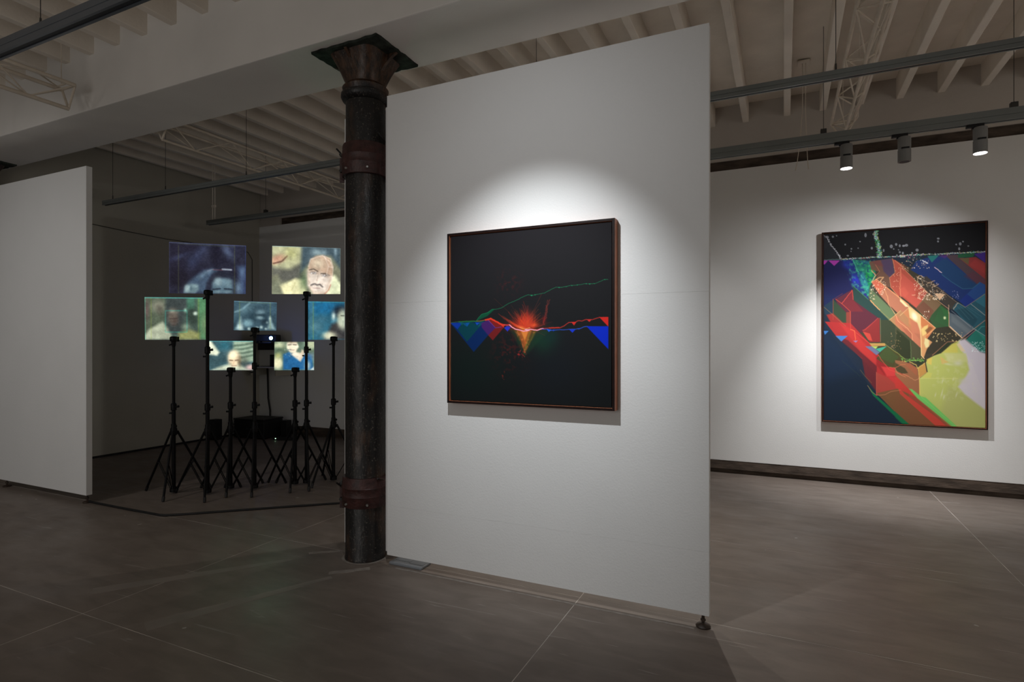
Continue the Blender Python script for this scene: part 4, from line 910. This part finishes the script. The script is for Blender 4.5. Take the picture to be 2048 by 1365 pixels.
def pic2(co, U, V):
    gx, gy = project(co); A = Art(gx, gy, (27, 27, 30)); rg = np.random.RandomState(5); A.desat = .13
    a = lambda L: [(1640 + x / 6.206, 440 + y / 6.206) for x, y in L]
    b = lambda L: [(1800 + x / 6.206, 440 + y / 6.206) for x, y in L]
    c = lambda L: [(1640 + x / 6.206, 650 + y / 6.206) for x, y in L]
    d = lambda L: [(1800 + x / 6.206, 650 + y / 6.206) for x, y in L]
    P = lambda L, col, al=.97, so=.5: A.poly(L, col, al, so)
    P(a([(35, 180), (265, 490), (30, 495)]), (40, 42, 48), .9, 1); P(a([(35, 400), (120, 300), (30, 200)]), (48, 50, 56), .4, 1)
    below = a([(30, 497), (600, 478), (1055, 455)]) + b([(0, 448), (1100, 392), (1100, 1400)]) + d([(1100, 1400)]) + c([(0, 1400)])
    P(below, (32, 44, 60)); P([(1690, 560), (1790, 520), (1840, 545), (1905, 640), (1945, 690), (1900, 730), (1845, 800), (1780, 800), (1740, 740), (1700, 660)], (66, 60, 46)); P([(1755, 775), (1830, 760), (1860, 800), (1935, 866), (1860, 866), (1800, 830)], (150, 68, 46))
    P(a([(30, 500), (290, 500), (420, 780), (420, 870), (180, 990), (40, 1075)]), (30, 33, 82)); P(a([(30, 900), (200, 960), (40, 1075)]), (28, 45, 88), .6, 6)
    # lower left night blue
    P(c([(0, -100), (110, 80), (600, 740), (1100, 1270), (1100, 1400), (0, 1400)]), (24, 38, 56)); P(c([(0, 0), (300, 300), (500, 560), (100, 700), (0, 500)]), (28, 46, 72), .7, 12)
    # blue right field
    P(b([(130, 620), (200, 510), (340, 470), (640, 440), (1100, 760), (1100, 960), (850, 1090), (560, 900), (360, 760)]), (30, 52, 112)); P(b([(430, 560), (560, 470), (960, 800), (900, 852), (780, 855), (520, 680)]), (28, 62, 104), .9)
    P(b([(560, 440), (740, 430), (1100, 720), (1100, 830), (960, 800)]), (78, 60, 66)); P(b([(800, 700), (960, 800), (1100, 830), (1100, 760), (900, 640)]), (95, 45, 60), .6, 3)
    P(b([(740, 480), (940, 462), (1100, 560), (1100, 770), (850, 570)]), (142, 48, 48)); P(b([(740, 478), (860, 470), (850, 560)]), (95, 86, 55), .9); P(b([(860, 560), (930, 490), (1100, 600), (1100, 700)]), (160, 52, 50), .7, 2)
    P(b([(920, 425), (1100, 385), (1100, 570)]), (62, 36, 128)); P(b([(720, 425), (930, 412), (905, 462), (720, 472)]), (32, 88, 55)); P(b([(340, 450), (490, 435), (395, 530)]), (34, 120, 112), .9); P(b([(470, 440), (600, 435), (560, 480)]), (85, 40, 120), .8, 2)
    P(b([(740, 1010), (990, 770), (1100, 830), (1100, 900), (820, 1085)]), (34, 70, 132)); P(b([(830, 920), (930, 1000), (820, 1085), (740, 1010)]), (28, 48, 128), .9)
    P(b([(1100, 880), (1100, 1250), (900, 1345), (800, 1270), (700, 1150), (620, 1080), (720, 1020), (820, 1082)]), (40, 88, 104)); P(b([(930, 1010), (1100, 890), (1100, 1120)]), (48, 110, 130), .8)
    P(b([(690, 1120), (820, 1090), (960, 1240), (900, 1340)]), (34, 70, 84), .8, 1.5)
    for k in range(6): A.line(b([(700 + 45 * k, 1060 + 8 * k), (860 + 52 * k, 1240 - 12 * k)]), (110, 150, 160), .7, .35)
    # grey wedge and greens
    P(d([(608, -155), (608, 20), (772, 165), (935, 45), (720, -110)]), (88, 100, 108)); P(d([(640, -120), (880, 70), (840, 110), (640, -40)]), (110, 118, 122), .6, 2)
    P(d([(900, 45), (1100, -80), (1100, 200), (945, 65)]), (36, 92, 96)); P(d([(820, 190), (945, 62), (1100, 190), (1100, 360), (1000, 340)]), (32, 112, 98)); P(d([(945, 62), (1100, 180), (1100, 260)]), (50, 140, 125), .5, 2)
    # olive dark centre
    P(b([(345, 915), (440, 960), (610, 1130), (610, 1365), (760, 1540), (300, 1420), (200, 1100)]), (60, 72, 46)); P(b([(500, 1060), (610, 1140), (610, 1340), (540, 1310), (430, 1250)]), (50, 104, 56)); P(b([(360, 1210), (500, 1070), (600, 1300), (540, 1365), (430, 1340)]), (52, 92, 54), .8)
    P(b([(300, 950), (350, 915), (510, 1050), (390, 1185), (350, 1260), (200, 1100)]), (125, 96, 68)); P(b([(200, 1100), (290, 1010), (420, 1130), (360, 1240)]), (120, 72, 55), .8)
    P(d([(330, 130), (440, 40), (600, 20), (740, 190), (560, 330), (290, 370)]), (58, 54, 42)); P(d([(410, 380), (600, 215), (640, 235), (500, 350)]), (48, 56, 40)); A.line(d([(400, 380), (590, 212), (740, 205)]), (200, 130, 90), .9, .85)
    P(b([(240, 730), (330, 700), (560, 900), (700, 1020), (640, 1120), (500, 1010), (350, 910), (230, 800)]), (70, 62, 54), .9, 1.2)
    # green-blue crystal on the left
    P(a([(280, 500), (440, 490), (480, 700), (600, 900), (600, 990), (420, 830), (390, 700)]), (30, 46, 130), .9, 2); A.blob(*a([(440, 750)])[0], 8, 10, (40, 50, 215), .8, 2, -30); A.blob(*a([(330, 560)])[0], 9, 7, (42, 55, 190), .7, 2, 30)
    P(a([(400, 492), (640, 520), (690, 600), (690, 700), (620, 830), (610, 960), (560, 900), (480, 720)]), (32, 128, 104), .95, 1.5); P(a([(600, 560), (680, 640), (640, 760), (600, 850), (560, 700)]), (22, 150, 66), .85, 2)
    P(a([(470, 660), (540, 650), (600, 800), (600, 900), (520, 820)]), (44, 130, 160), .7, 2); A.line(a([(410, 500), (470, 640), (560, 760)]), (90, 200, 180), 1.4, .6, jit=.6)
    m = A.mask(a([(280, 500), (680, 500), (690, 700), (600, 990), (400, 830)]), 2); A._mix(np.clip((A.noise(5, 3, 4) - .5) * 6, 0, 1) * m * .5, (70, 200, 140), 'mix'); A._mix(np.clip((A.noise(4, 8, 4) - .52) * 6, 0, 1) * m * .5, (20, 40, 120), 'mix')
    # brown and purple behind
    P(a([(610, 520), (900, 480), (935, 655), (860, 720), (880, 840), (800, 830), (690, 740), (740, 645), (640, 620)]), (112, 78, 62)); P(a([(755, 500), (890, 482), (932, 655), (865, 715), (790, 640)]), (76, 60, 92), .9, 1.5); P(a([(640, 520), (740, 500), (790, 580), (700, 560)]), (120, 60, 60), .7, 2)
    # dark green band
    P(a([(410, 820), (620, 1010), (900, 1260), (1060, 1400), (740, 1420), (700, 1220), (560, 1110), (420, 990)]), (38, 66, 62)); P(c([(740, -60), (1000, -60), (1100, 120), (1100, 330), (950, 350), (820, 250), (770, 225), (745, 0)]), (58, 66, 46))
    P(d([(-60, -20), (0, 30), (262, 290), (285, 435), (60, 435), (-60, 370)]), (74, 74, 50)); P(d([(-40, 60), (130, 210), (130, 430), (0, 400), (-60, 300)]), (46, 54, 34), .85, 1.2)
    # maroon facets
    P(a([(190, 985), (405, 862), (415, 1000), (720, 1215), (700, 1300), (560, 1400), (370, 1400)]), (92, 38, 52)); P(a([(270, 1040), (400, 880), (410, 990), (540, 1140), (380, 1140)]), (122, 40, 46), .8); P(a([(160, 985), (325, 1150), (330, 1310), (160, 1180)]), (50, 70, 50))
    P(a([(40, 1075), (160, 990), (162, 1240), (60, 1170)]), (34, 58, 78), .8); P(a([(80, 1180), (160, 1160), (330, 1320), (380, 1400), (200, 1400)]), (168, 44, 40), .9, 1.2)
    P(a([(325, 1150), (380, 1140), (380, 1400), (325, 1300)]), (150, 62, 46), .8)
    P(c([(530, 70), (740, -90), (745, 215), (620, 215)]), (140, 42, 42)); P(c([(530, 85), (620, 110), (650, 200), (600, 190)]), (205, 64, 50), .9)
    # red diagonals
    P(c([(60, -40), (380, -20), (600, 215), (760, 420), (900, 540), (1060, 700), (1100, 960), (700, 600), (300, 210), (200, 140)]), (176, 42, 42)); P(c([(190, 140), (345, 190), (705, 515), (700, 830), (560, 640), (520, 420)]), (104, 36, 42), .95, 1.2)
    P(c([(240, -20), (400, 60), (640, 330), (720, 440), (690, 490), (500, 330)]), (200, 50, 46), .7, 2); P(c([(700, 380), (830, 500), (940, 540), (930, 640), (800, 620), (700, 500)]), (150, 34, 36), .9, 1.5); P(c([(760, 520), (940, 535), (935, 640), (830, 640)]), (222, 58, 56), .85, 1.5)
    P(c([(700, 590), (830, 650), (1060, 810), (880, 830), (800, 880), (700, 875)]), (168, 60, 50)); P(c([(830, 640), (1100, 660), (1100, 820), (1000, 800)]), (205, 50, 48), .8, 2); P(c([(940, 560), (1100, 620), (1100, 760), (950, 650)]), (172, 96, 58), .7, 2)
    P(c([(700, 420), (820, 260), (1060, 420), (1060, 520), (930, 535), (850, 520)]), (76, 70, 38)); P(c([(720, 400), (830, 268), (980, 400), (900, 480)]), (66, 84, 44), .8, 1.5)
    # brown and red feet with green edges
    P(c([(700, 850), (880, 810), (1100, 770), (1100, 1260), (780, 930)]) , (118, 78, 46)); P(d([(-60, 860), (40, 880), (500, 1300), (130, 1300), (-60, 1120)]), (120, 76, 46)); P(d([(-30, 760), (60, 860), (660, 1300), (490, 1300), (0, 860)]), (196, 60, 46)); P(d([(-60, 640), (110, 790), (240, 890), (200, 900), (-60, 780)]), (200, 52, 44), .9, 1)
    P(d([(170, 890), (250, 930), (700, 1300), (620, 1300)]), (150, 70, 46), .9, 1); P(c([(590, 750), (700, 880), (1100, 1230), (1100, 1300), (660, 880)]), (12, 112, 64), .95, 1); P(d([(-60, 1080), (160, 1290), (90, 1290), (-60, 1150)]), (18, 104, 62), .9, 1.4)
    A.line(c([(590, 755), (640, 830), (700, 875), (800, 870), (880, 830), (1000, 810)]), (205, 120, 80), .9, .8, jit=.3); A.line(c([(500, 560), (560, 640), (640, 720)]), (120, 92, 56), 1.0, .7); A.line(c([(270, 440), (420, 570), (500, 640)]), (50, 70, 60), 1.0, .5, jit=.6)
    # orange-red central slabs
    P(a([(900, 490), (935, 500), (1100, 610)]) + b([(0, 555), (230, 800), (340, 905), (200, 1095), (0, 940)]) + a([(980, 960), (880, 840), (862, 720), (935, 655)]), (186, 78, 60))
    P(a([(1000, 600)]) + b([(0, 640), (210, 830), (180, 960), (290, 985), (200, 1092), (60, 960), (0, 940)]) + a([(1005, 950)]), (206, 84, 68), .85); P(b([(0, 860), (50, 830), (110, 910), (60, 970)]), (214, 90, 70), .7, 1.5)
    P(a([(640, 775), (700, 738), (980, 950)]) + b([(0, 985), (250, 1175), (440, 1340), (330, 1490), (260, 1420)]) + a([(1050, 1240), (850, 1050), (740, 930)]), (186, 112, 82)); P(a([(640, 775), (700, 745), (800, 830), (740, 930)]), (212, 100, 72), .95)
    P(b([(0, 1190), (130, 1080), (250, 1190), (260, 1420), (150, 1400), (60, 1300)]), (200, 124, 78), .9, 1); P(b([(250, 1180), (435, 1340), (330, 1480), (262, 1410)]), (206, 118, 66), .95)
    P(a([(620, 1010), (700, 925), (940, 1160), (860, 1250)]), (96, 118, 80)); P(a([(620, 830), (700, 925), (630, 1005), (600, 960)]), (90, 112, 76), .9, 1); P(a([(860, 1240), (1000, 1120), (1100, 1230), (1100, 1420), (1010, 1380)]), (176, 122, 80))
    P(d([(-60, -140), (0, -60), (140, 60), (258, 200), (260, 290), (0, 50), (-60, 0)]), (190, 108, 76)); P(d([(20, 20), (150, 100), (150, 190), (90, 120)]), (170, 92, 68), .8, 1)
    P(d([(130, -60), (258, 0), (262, 290), (155, 190)]), (196, 112, 80), .9, 1)
    # brown below the knot
    P(d([(-60, 440), (60, 455), (220, 540), (240, 670), (250, 880), (110, 800), (-60, 620)]), (152, 96, 62)); P(d([(-60, 470), (60, 540), (100, 600), (20, 610), (-60, 560)]), (70, 64, 40), .9, 1); P(d([(120, 470), (210, 540), (215, 640), (60, 500)]), (168, 90, 58), .8, 1)
    P(d([(225, 535), (310, 475), (330, 590), (240, 660)]), (196, 140, 66)); P(d([(180, 470), (240, 440), (310, 450), (250, 500)]), (44, 58, 38), .9, .8); P(d([(240, 670), (300, 850), (250, 870)]), (170, 110, 60), .9, 1)
    # yellow and white field
    P(d([(340, 430), (420, 385), (520, 350), (745, 185), (900, 500), (1100, 1000), (1100, 1320), (735, 1320), (245, 880), (240, 670), (345, 590), (322, 470)]), (182, 188, 92))
    P(d([(600, 760), (900, 900), (1100, 1080), (1100, 1320), (735, 1320), (500, 1100)]), (168, 170, 96), .8, 6); P(d([(300, 880), (740, 1290), (700, 1320), (220, 900)]), (150, 180, 80), .6, 4)
    P(d([(735, 195), (805, 175), (1000, 335), (1100, 360), (1100, 1090), (940, 970), (800, 860), (720, 770), (820, 640), (860, 560), (820, 400), (720, 250)]), (192, 182, 190), .97, 2.5)
    P(d([(520, 350), (640, 240), (700, 220), (720, 350)]), (196, 184, 76), .9, 1.5); P(d([(700, 240), (740, 230), (810, 330), (760, 330)]), (212, 186, 140), .8, 1); P(d([(540, 350), (820, 355), (840, 460), (600, 470)]), (190, 190, 120), .85, 2)
    P(d([(495, 390), (600, 465), (520, 490)]), (206, 170, 90), .9, 1); P(d([(340, 590), (400, 600), (380, 660), (245, 665)]), (196, 190, 84), .8, 1); P(d([(330, 430), (400, 400), (390, 500), (340, 480)]), (214, 186, 80), .9, 1)
    A.blob(*d([(600, 490)])[0], 8, 2, (200, 200, 160), .7, 2, 8); A.blob(*d([(720, 480)])[0], 10, 5, (196, 192, 175), .7); A.blob(*d([(780, 700)])[0], 9, 6, (188, 182, 168), .7)
    m = A.mask(d([(400, 380), (900, 380), (980, 900), (600, 960), (380, 800)]), 4); A._mix(np.clip((A.noise(7, 21, 4) - .56) * 8, 0, 1) * m * .2, (205, 205, 165), 'mix')
    for x, y, h in ((530, 700, 4), (440, 870, 4), (520, 850, 9), (545, 900, 5), (660, 680, 3), (700, 870, 5)): A.blob(*d([(x, y)])[0], 1.2, h, (205, 205, 170), .7, 2, 15)
    P(d([(110, 795), (150, 800), (260, 890), (320, 905), (745, 1300), (690, 1300), (215, 912)]), (104, 190, 88), .97, .8); A.line(d([(260, 895), (720, 1290)]), (130, 205, 100), 1.0, .6)
    # light spilling in the knot
    P(b([(100, 1070), (160, 1110), (250, 1185), (255, 1400), (215, 1280), (120, 1215)]), (222, 200, 130), .9, 1); A.blob(*b([(180, 1200)])[0], 5, 9, (240, 236, 200), .9, 3, -25); P(b([(0, 965), (20, 985), (110, 1080), (70, 1080), (0, 1010)]), (245, 222, 160), .9, .8)
    P(d([(258, 0), (290, 60), (330, 130), (320, 160), (400, 215), (335, 300), (295, 410), (265, 380)]), (216, 150, 92), .95, .8); P(d([(310, 165), (360, 190), (360, 270), (320, 290), (300, 230)]), (222, 206, 140), .95, 1); P(d([(262, 60), (300, 20), (350, 0), (330, 110), (280, 140)]), (230, 196, 110), .9, 1)
    P(d([(310, 70), (370, 20), (410, 40), (340, 110)]), (120, 78, 48), .8, 1)
    # bright edge lines
    def E(L, col=(232, 150, 100), w=.9, al=.85, jit=0): A.line(L, col, w, al, jit=jit)
    E(a([(900, 480), (915, 540), (932, 660), (862, 720), (880, 840), (980, 960), (1100, 1050)]), jit=.3); E(b([(0, 970), (130, 1080), (440, 1342)]), (240, 180, 120), 1.4); E(d([(440, 40), (335, 130)]), (240, 180, 110), 1.2)
    E(a([(640, 775), (700, 738), (1100, 1060)]), (240, 160, 100), 1.3); E(a([(930, 505), (1100, 640)])); E(b([(0, 560), (230, 790), (350, 910), (490, 1020), (610, 1110)]), (230, 150, 100), 1.1); E(b([(200, 700), (480, 850), (700, 1020), (810, 1085), (1100, 890)]), (160, 130, 110), 1.0, .8)
    E(a([(800, 860), (840, 960), (850, 1050), (930, 1165)]) + d([(-20, -40), (100, 50), (150, 120), (155, 190)]), (235, 165, 110), 1.1, .8, .4); E(a([(860, 1245), (1000, 1130)]), (200, 180, 110)); E(b([(0, 1190), (110, 1090)]), (230, 190, 120)); E(b([(252, 1180), (255, 1400)]) + d([(262, 200), (265, 380), (300, 420)]), (245, 200, 130), 1.6, .9)
    E(a([(625, 1000), (740, 1120)]), (235, 150, 90), 1.6, .9, .5); E(a([(740, 1120), (850, 1220), (1000, 1350)]), (170, 140, 80), .9, .7); E(a([(1000, 600), (1005, 700), (990, 850), (1000, 960)]), (235, 130, 90), 1.6, .8, .6); E(b([(0, 620), (10, 930)]), (225, 110, 85), 1.0, .7)
    E(a([(640, 630), (690, 690), (640, 775)]), (240, 190, 120), 1.5, .8, .4); E(a([(640, 620), (700, 690), (740, 640), (690, 560)]), (200, 110, 80), 1.0, .8); E(a([(690, 740), (740, 715), (790, 712), (740, 770)]), (240, 180, 120), 1.8, .8, .6)
    E(a([(410, 820), (600, 990)]), (60, 140, 90), 1.2, .8); E(a([(195, 985), (270, 1040), (378, 1140), (380, 1365)]), (205, 70, 50), 1.2); E(a([(270, 1040), (400, 872), (412, 990)]), (215, 70, 55), 1.2, .9, .3); E(a([(45, 1080), (160, 1180), (320, 1320)]), (150, 110, 70), .9, .8); E(a([(163, 985), (163, 1240)]), (170, 70, 50), .9)
    E(a([(160, 990), (280, 915)]), (160, 60, 50), .9, .6); E(a([(720, 1220), (560, 1365)]) + c([(530, 70)]), (215, 70, 60), 1.0); E(a([(750, 1225), (752, 1365)]) + c([(752, 210)]), (150, 130, 80), .9, .7); E(c([(700, 590), (700, 875)]), (215, 90, 70), .9); E(c([(400, 60), (640, 250), (760, 430), (860, 560), (1100, 640)]), (230, 70, 56), 1.3, .7, .4)
    E(c([(380, 60), (430, 75), (440, 190)]), (235, 110, 60), 1.3, .8, .5); E(c([(620, 232), (800, 232), (830, 260), (960, 350), (1060, 430)]), (150, 150, 70), 1.2, .8, .3); E(c([(860, 530), (935, 535), (1000, 500), (1060, 490)]), (220, 110, 70), 1.0, .8, .5); E(c([(930, 540), (960, 600), (1060, 650)]), (220, 130, 80), 1.1, .8, .6)
    E(d([(608, -155), (608, 22), (772, 165)]), (225, 160, 120), 1.2, .9); E(d([(620, 20), (772, 165)]), (240, 200, 150), 1.6, .9); E(d([(772, 165), (1100, -90)]), (205, 140, 120), 1.1, .85); E(d([(800, 182), (945, 60)]), (205, 150, 130), 1.0, .8); E(b([(880, 1045), (1100, 1220)]), (190, 180, 170), 1.0, .8); E(d([(900, 40), (1060, 140)]), (150, 170, 170), 1.2, .7)
    E(b([(520, 680), (640, 770), (780, 858), (900, 850), (990, 780)]), (50, 110, 130), 1.1, .8); E(d([(970, 70), (1010, 25), (1050, 20)]), (70, 170, 160), 1.0, .8); E(b([(640, 1130), (880, 1330)]), (150, 160, 165), 1.2, .6)
    E(d([(225, 535), (240, 670), (245, 870)]), (240, 190, 90), 1.2, .85); E(d([(245, 665), (720, 668)]), (210, 205, 120), .9, .8); E(d([(230, 665), (340, 590)]), (230, 190, 100), .9, .8); E(d([(60, 455), (160, 440), (300, 445)]), (130, 190, 80), 1.6, .8, .8); E(d([(0, 390), (60, 430), (300, 440)]), (80, 150, 60), 1.2, .8, .4)
    E(d([(130, 200), (140, 420)]), (120, 150, 90), .9, .6, .5); E(d([(40, 610), (190, 690), (240, 670)]), (210, 140, 90), 1.0, .8, .6); E(d([(520, 350), (700, 205)]), (205, 200, 90), 1.0, .8); E(d([(120, 460), (200, 500), (215, 540), (310, 475)]), (225, 190, 90), 1.4, .85, .5)
    # small triangles
    P(c([(40, 76), (108, 76), (62, 124)]), (48, 112, 190)); P(c([(192, 138), (344, 138), (265, 208)]), (52, 116, 192)); P(c([(410, 200), (470, 195), (445, 222)]), (140, 110, 160)); P(c([(560, 266), (650, 268), (740, 345), (700, 378)]), (98, 106, 142)); P(c([(690, 300), (830, 266), (742, 342)]), (52, 168, 136)); P(c([(612, 230), (805, 230), (815, 262), (640, 266)]), (188, 140, 72)); P(c([(640, 268), (720, 268), (690, 300)]), (170, 200, 84))
    P(a([(35, 505), (98, 505), (60, 552), (35, 556)]), (176, 52, 170)); P(a([(104, 505), (248, 505), (176, 572)]), (172, 50, 166))
    # waterline and splashes
    W = a([(40, 498), (260, 490), (420, 478), (680, 465), (1055, 455)]) + b([(0, 444), (200, 434), (500, 424), (760, 410), (1060, 398)])
    A.line(W, (110, 150, 130), 1.2, .8, jit=.5)
    for k in range(520):
        f = rg.uniform(0.14, 1); i = int(f * (len(W) - 1)); i = min(i, len(W) - 2); g = rg.rand(); x = W[i][0] + (W[i + 1][0] - W[i][0]) * g; y = W[i][1] + (W[i + 1][1] - W[i][1]) * g
        col = [(235, 230, 225), (80, 200, 170), (220, 90, 90), (140, 160, 220), (190, 200, 90), (245, 240, 235)][rg.randint(6)]
        A.blob(x, y + rg.normal(0, .9), rg.uniform(.4, 1.0), rg.uniform(.4, .9), col, .85, 3)
    T = a([(705, 118), (690, 200), (720, 300), (735, 400), (740, 470)])
    for k in range(420):
        i = rg.randint(4); g = rg.rand(); x = T[i][0] + (T[i + 1][0] - T[i][0]) * g + rg.normal(0, 2.2); y = T[i][1] + (T[i + 1][1] - T[i][1]) * g
        col = [(70, 190, 90), (60, 150, 170), (170, 180, 60), (150, 120, 190), (210, 225, 220), (30, 110, 60)][rg.randint(6)]
        A.blob(x, y, rg.uniform(.5, 1.3), rg.uniform(.7, 1.6), col, .7, 3)
    D_ = a([(42, 190), (95, 230), (130, 300), (190, 380), (235, 440), (262, 490)])
    for k in range(110):
        i = rg.randint(5); g = rg.rand(); x = D_[i][0] + (D_[i + 1][0] - D_[i][0]) * g + rg.normal(0, .9); y = D_[i][1] + (D_[i + 1][1] - D_[i][1]) * g + rg.normal(0, .8)
        A.blob(x, y, rg.uniform(.4, .8), rg.uniform(.5, 1.2), (205, 205, 215), .8, 3, 35)
    def ringlet(q, rx, ry, rot=0):
        x, y = q; A.blob(x, y, rx, ry, (175, 178, 186), .85, 5, rot); A.blob(x, y, rx * .5, ry * .5, (70, 72, 80), .7, 3, rot)
    for q, rx, ry in (((565, 190), 2.2, 4.2), ((160, 210), 2.2, 2), ((205, 198), 1.3, 1.3), ((90, 215), 3, 2.5), ((313, 307), 1.6, 1.7), ((497, 270), 1.5, 1.3), ((390, 360), 1.6, 1.6), ((473, 352), 1.2, 1.2), ((643, 352), 2, 2.6), ((345, 445), 2.4, 1.5), ((385, 392), 1, 1.2), ((885, 330), 3, 3.6), ((945, 305), 2.2, 2.6), ((990, 322), 1.8, 2.8), ((1040, 322), 3, 2), ((975, 372), 1.2, 1.2), ((990, 402), 2, 2.2), ((1028, 415), 1.7, 2.4), ((915, 362), 1.4, 1.4), ((790, 380), 1.5, 3), ((955, 440), 1.6, 1.4)): ringlet(a([q])[0], rx, ry)
    for q, rx, ry in (((312, 84), 2.4, 1.5), ((522, 64), 2.4, 1.3), ((475, 232), 2.6, 1.8), ((472, 268), 1.8, 2), ((748, 298), 2.5, 3.2), ((782, 270), 1.6, 1.6), ((698, 306), 1.6, 1.6), ((848, 325), 1.7, 1.3), ((735, 360), 2, 3), ((212, 376), 3, 2.8), ((150, 412), 2, 1.6), ((80, 316), 3.2, 2.6), ((40, 325), 2, 1.6), ((36, 412), 1.5, 2.5)): ringlet(b([q])[0], rx, ry)
    cream = [(250, 225, 190), (245, 190, 140), (255, 240, 215)]
    for box_, n_ in (((1800, 520, 1860, 540), 50), ((1828, 552, 1848, 582), 50), ((1836, 566, 1876, 600), 90), ((1866, 580, 1892, 600), 45), ((1836, 588, 1860, 600), 40), ((1740, 570, 1750, 600), 30), ((1752, 560, 1772, 592), 40)):
        A.specks(n_, box_, cream, (.4, 1.2), .85)
    for q in ([(210, 780), (230, 700), (270, 690)], [(340, 790), (390, 770), (430, 755)], [(400, 830), (480, 800)], [(240, 930), (300, 870), (340, 900)], [(440, 920), (540, 920), (490, 990)], [(605, 1160), (605, 1060)], [(665, 1110), (715, 1035)], [(150, 935), (190, 935)]): A.line(b(q), (240, 190, 145), 1.4, .7, jit=.8)
    P(b([(430, 915), (560, 925), (490, 1000)]), (246, 196, 150), .85, 1); A.line(b([(280, 505), (345, 540)]), (225, 225, 230), 2.0, .9, jit=.3); A.line(b([(430, 590), (515, 655)]), (225, 190, 200), 1.6, .9, jit=.4); A.specks(14, (1905, 578, 1917, 600), [(190, 195, 230)], (.4, .9), .8)
    A.specks(40, (1816, 508, 1842, 522), [(230, 80, 120), (90, 200, 150), (240, 220, 200)], (.4, 1), .8); A.specks(16, (1846, 620, 1858, 640), cream, (.5, 1.2), .85); A.blob(*b([(555, 1218)])[0], 2.6, 3, (235, 240, 180), .9, 3)
    A.specks(70, (1944, 683, 1970, 704), [(225, 240, 240), (180, 230, 225)], (.4, 1.1), .85); A.specks(36, (1864, 665, 1925, 684), [(232, 190, 120), (240, 215, 150)], (.6, 1.5), .85); A.specks(40, (1776, 665, 1802, 700), [(170, 120, 80), (130, 110, 70), (190, 150, 100)], (.4, 1.2), .7); A.specks(24, (1800, 716, 1845, 724), [(120, 200, 80), (230, 200, 100)], (.6, 1.3), .8)
    A.specks(26, (1786, 535, 1800, 575), [(245, 190, 150)], (.4, 1), .8)
    return A

framed('square black picture with green ridge line and red burst, on the centre partition', -1.802, -0.790, 1.056, 2.057, 2.912, 2.9697, pic1, 400, 410, .98)
framed('tall framed picture of glowing orange, blue and yellow facets on the far right wall', 0.347, 1.682, 0.622, 2.534, 6.585, 6.6447, pic2, 380, 520, .95, fr=.012)
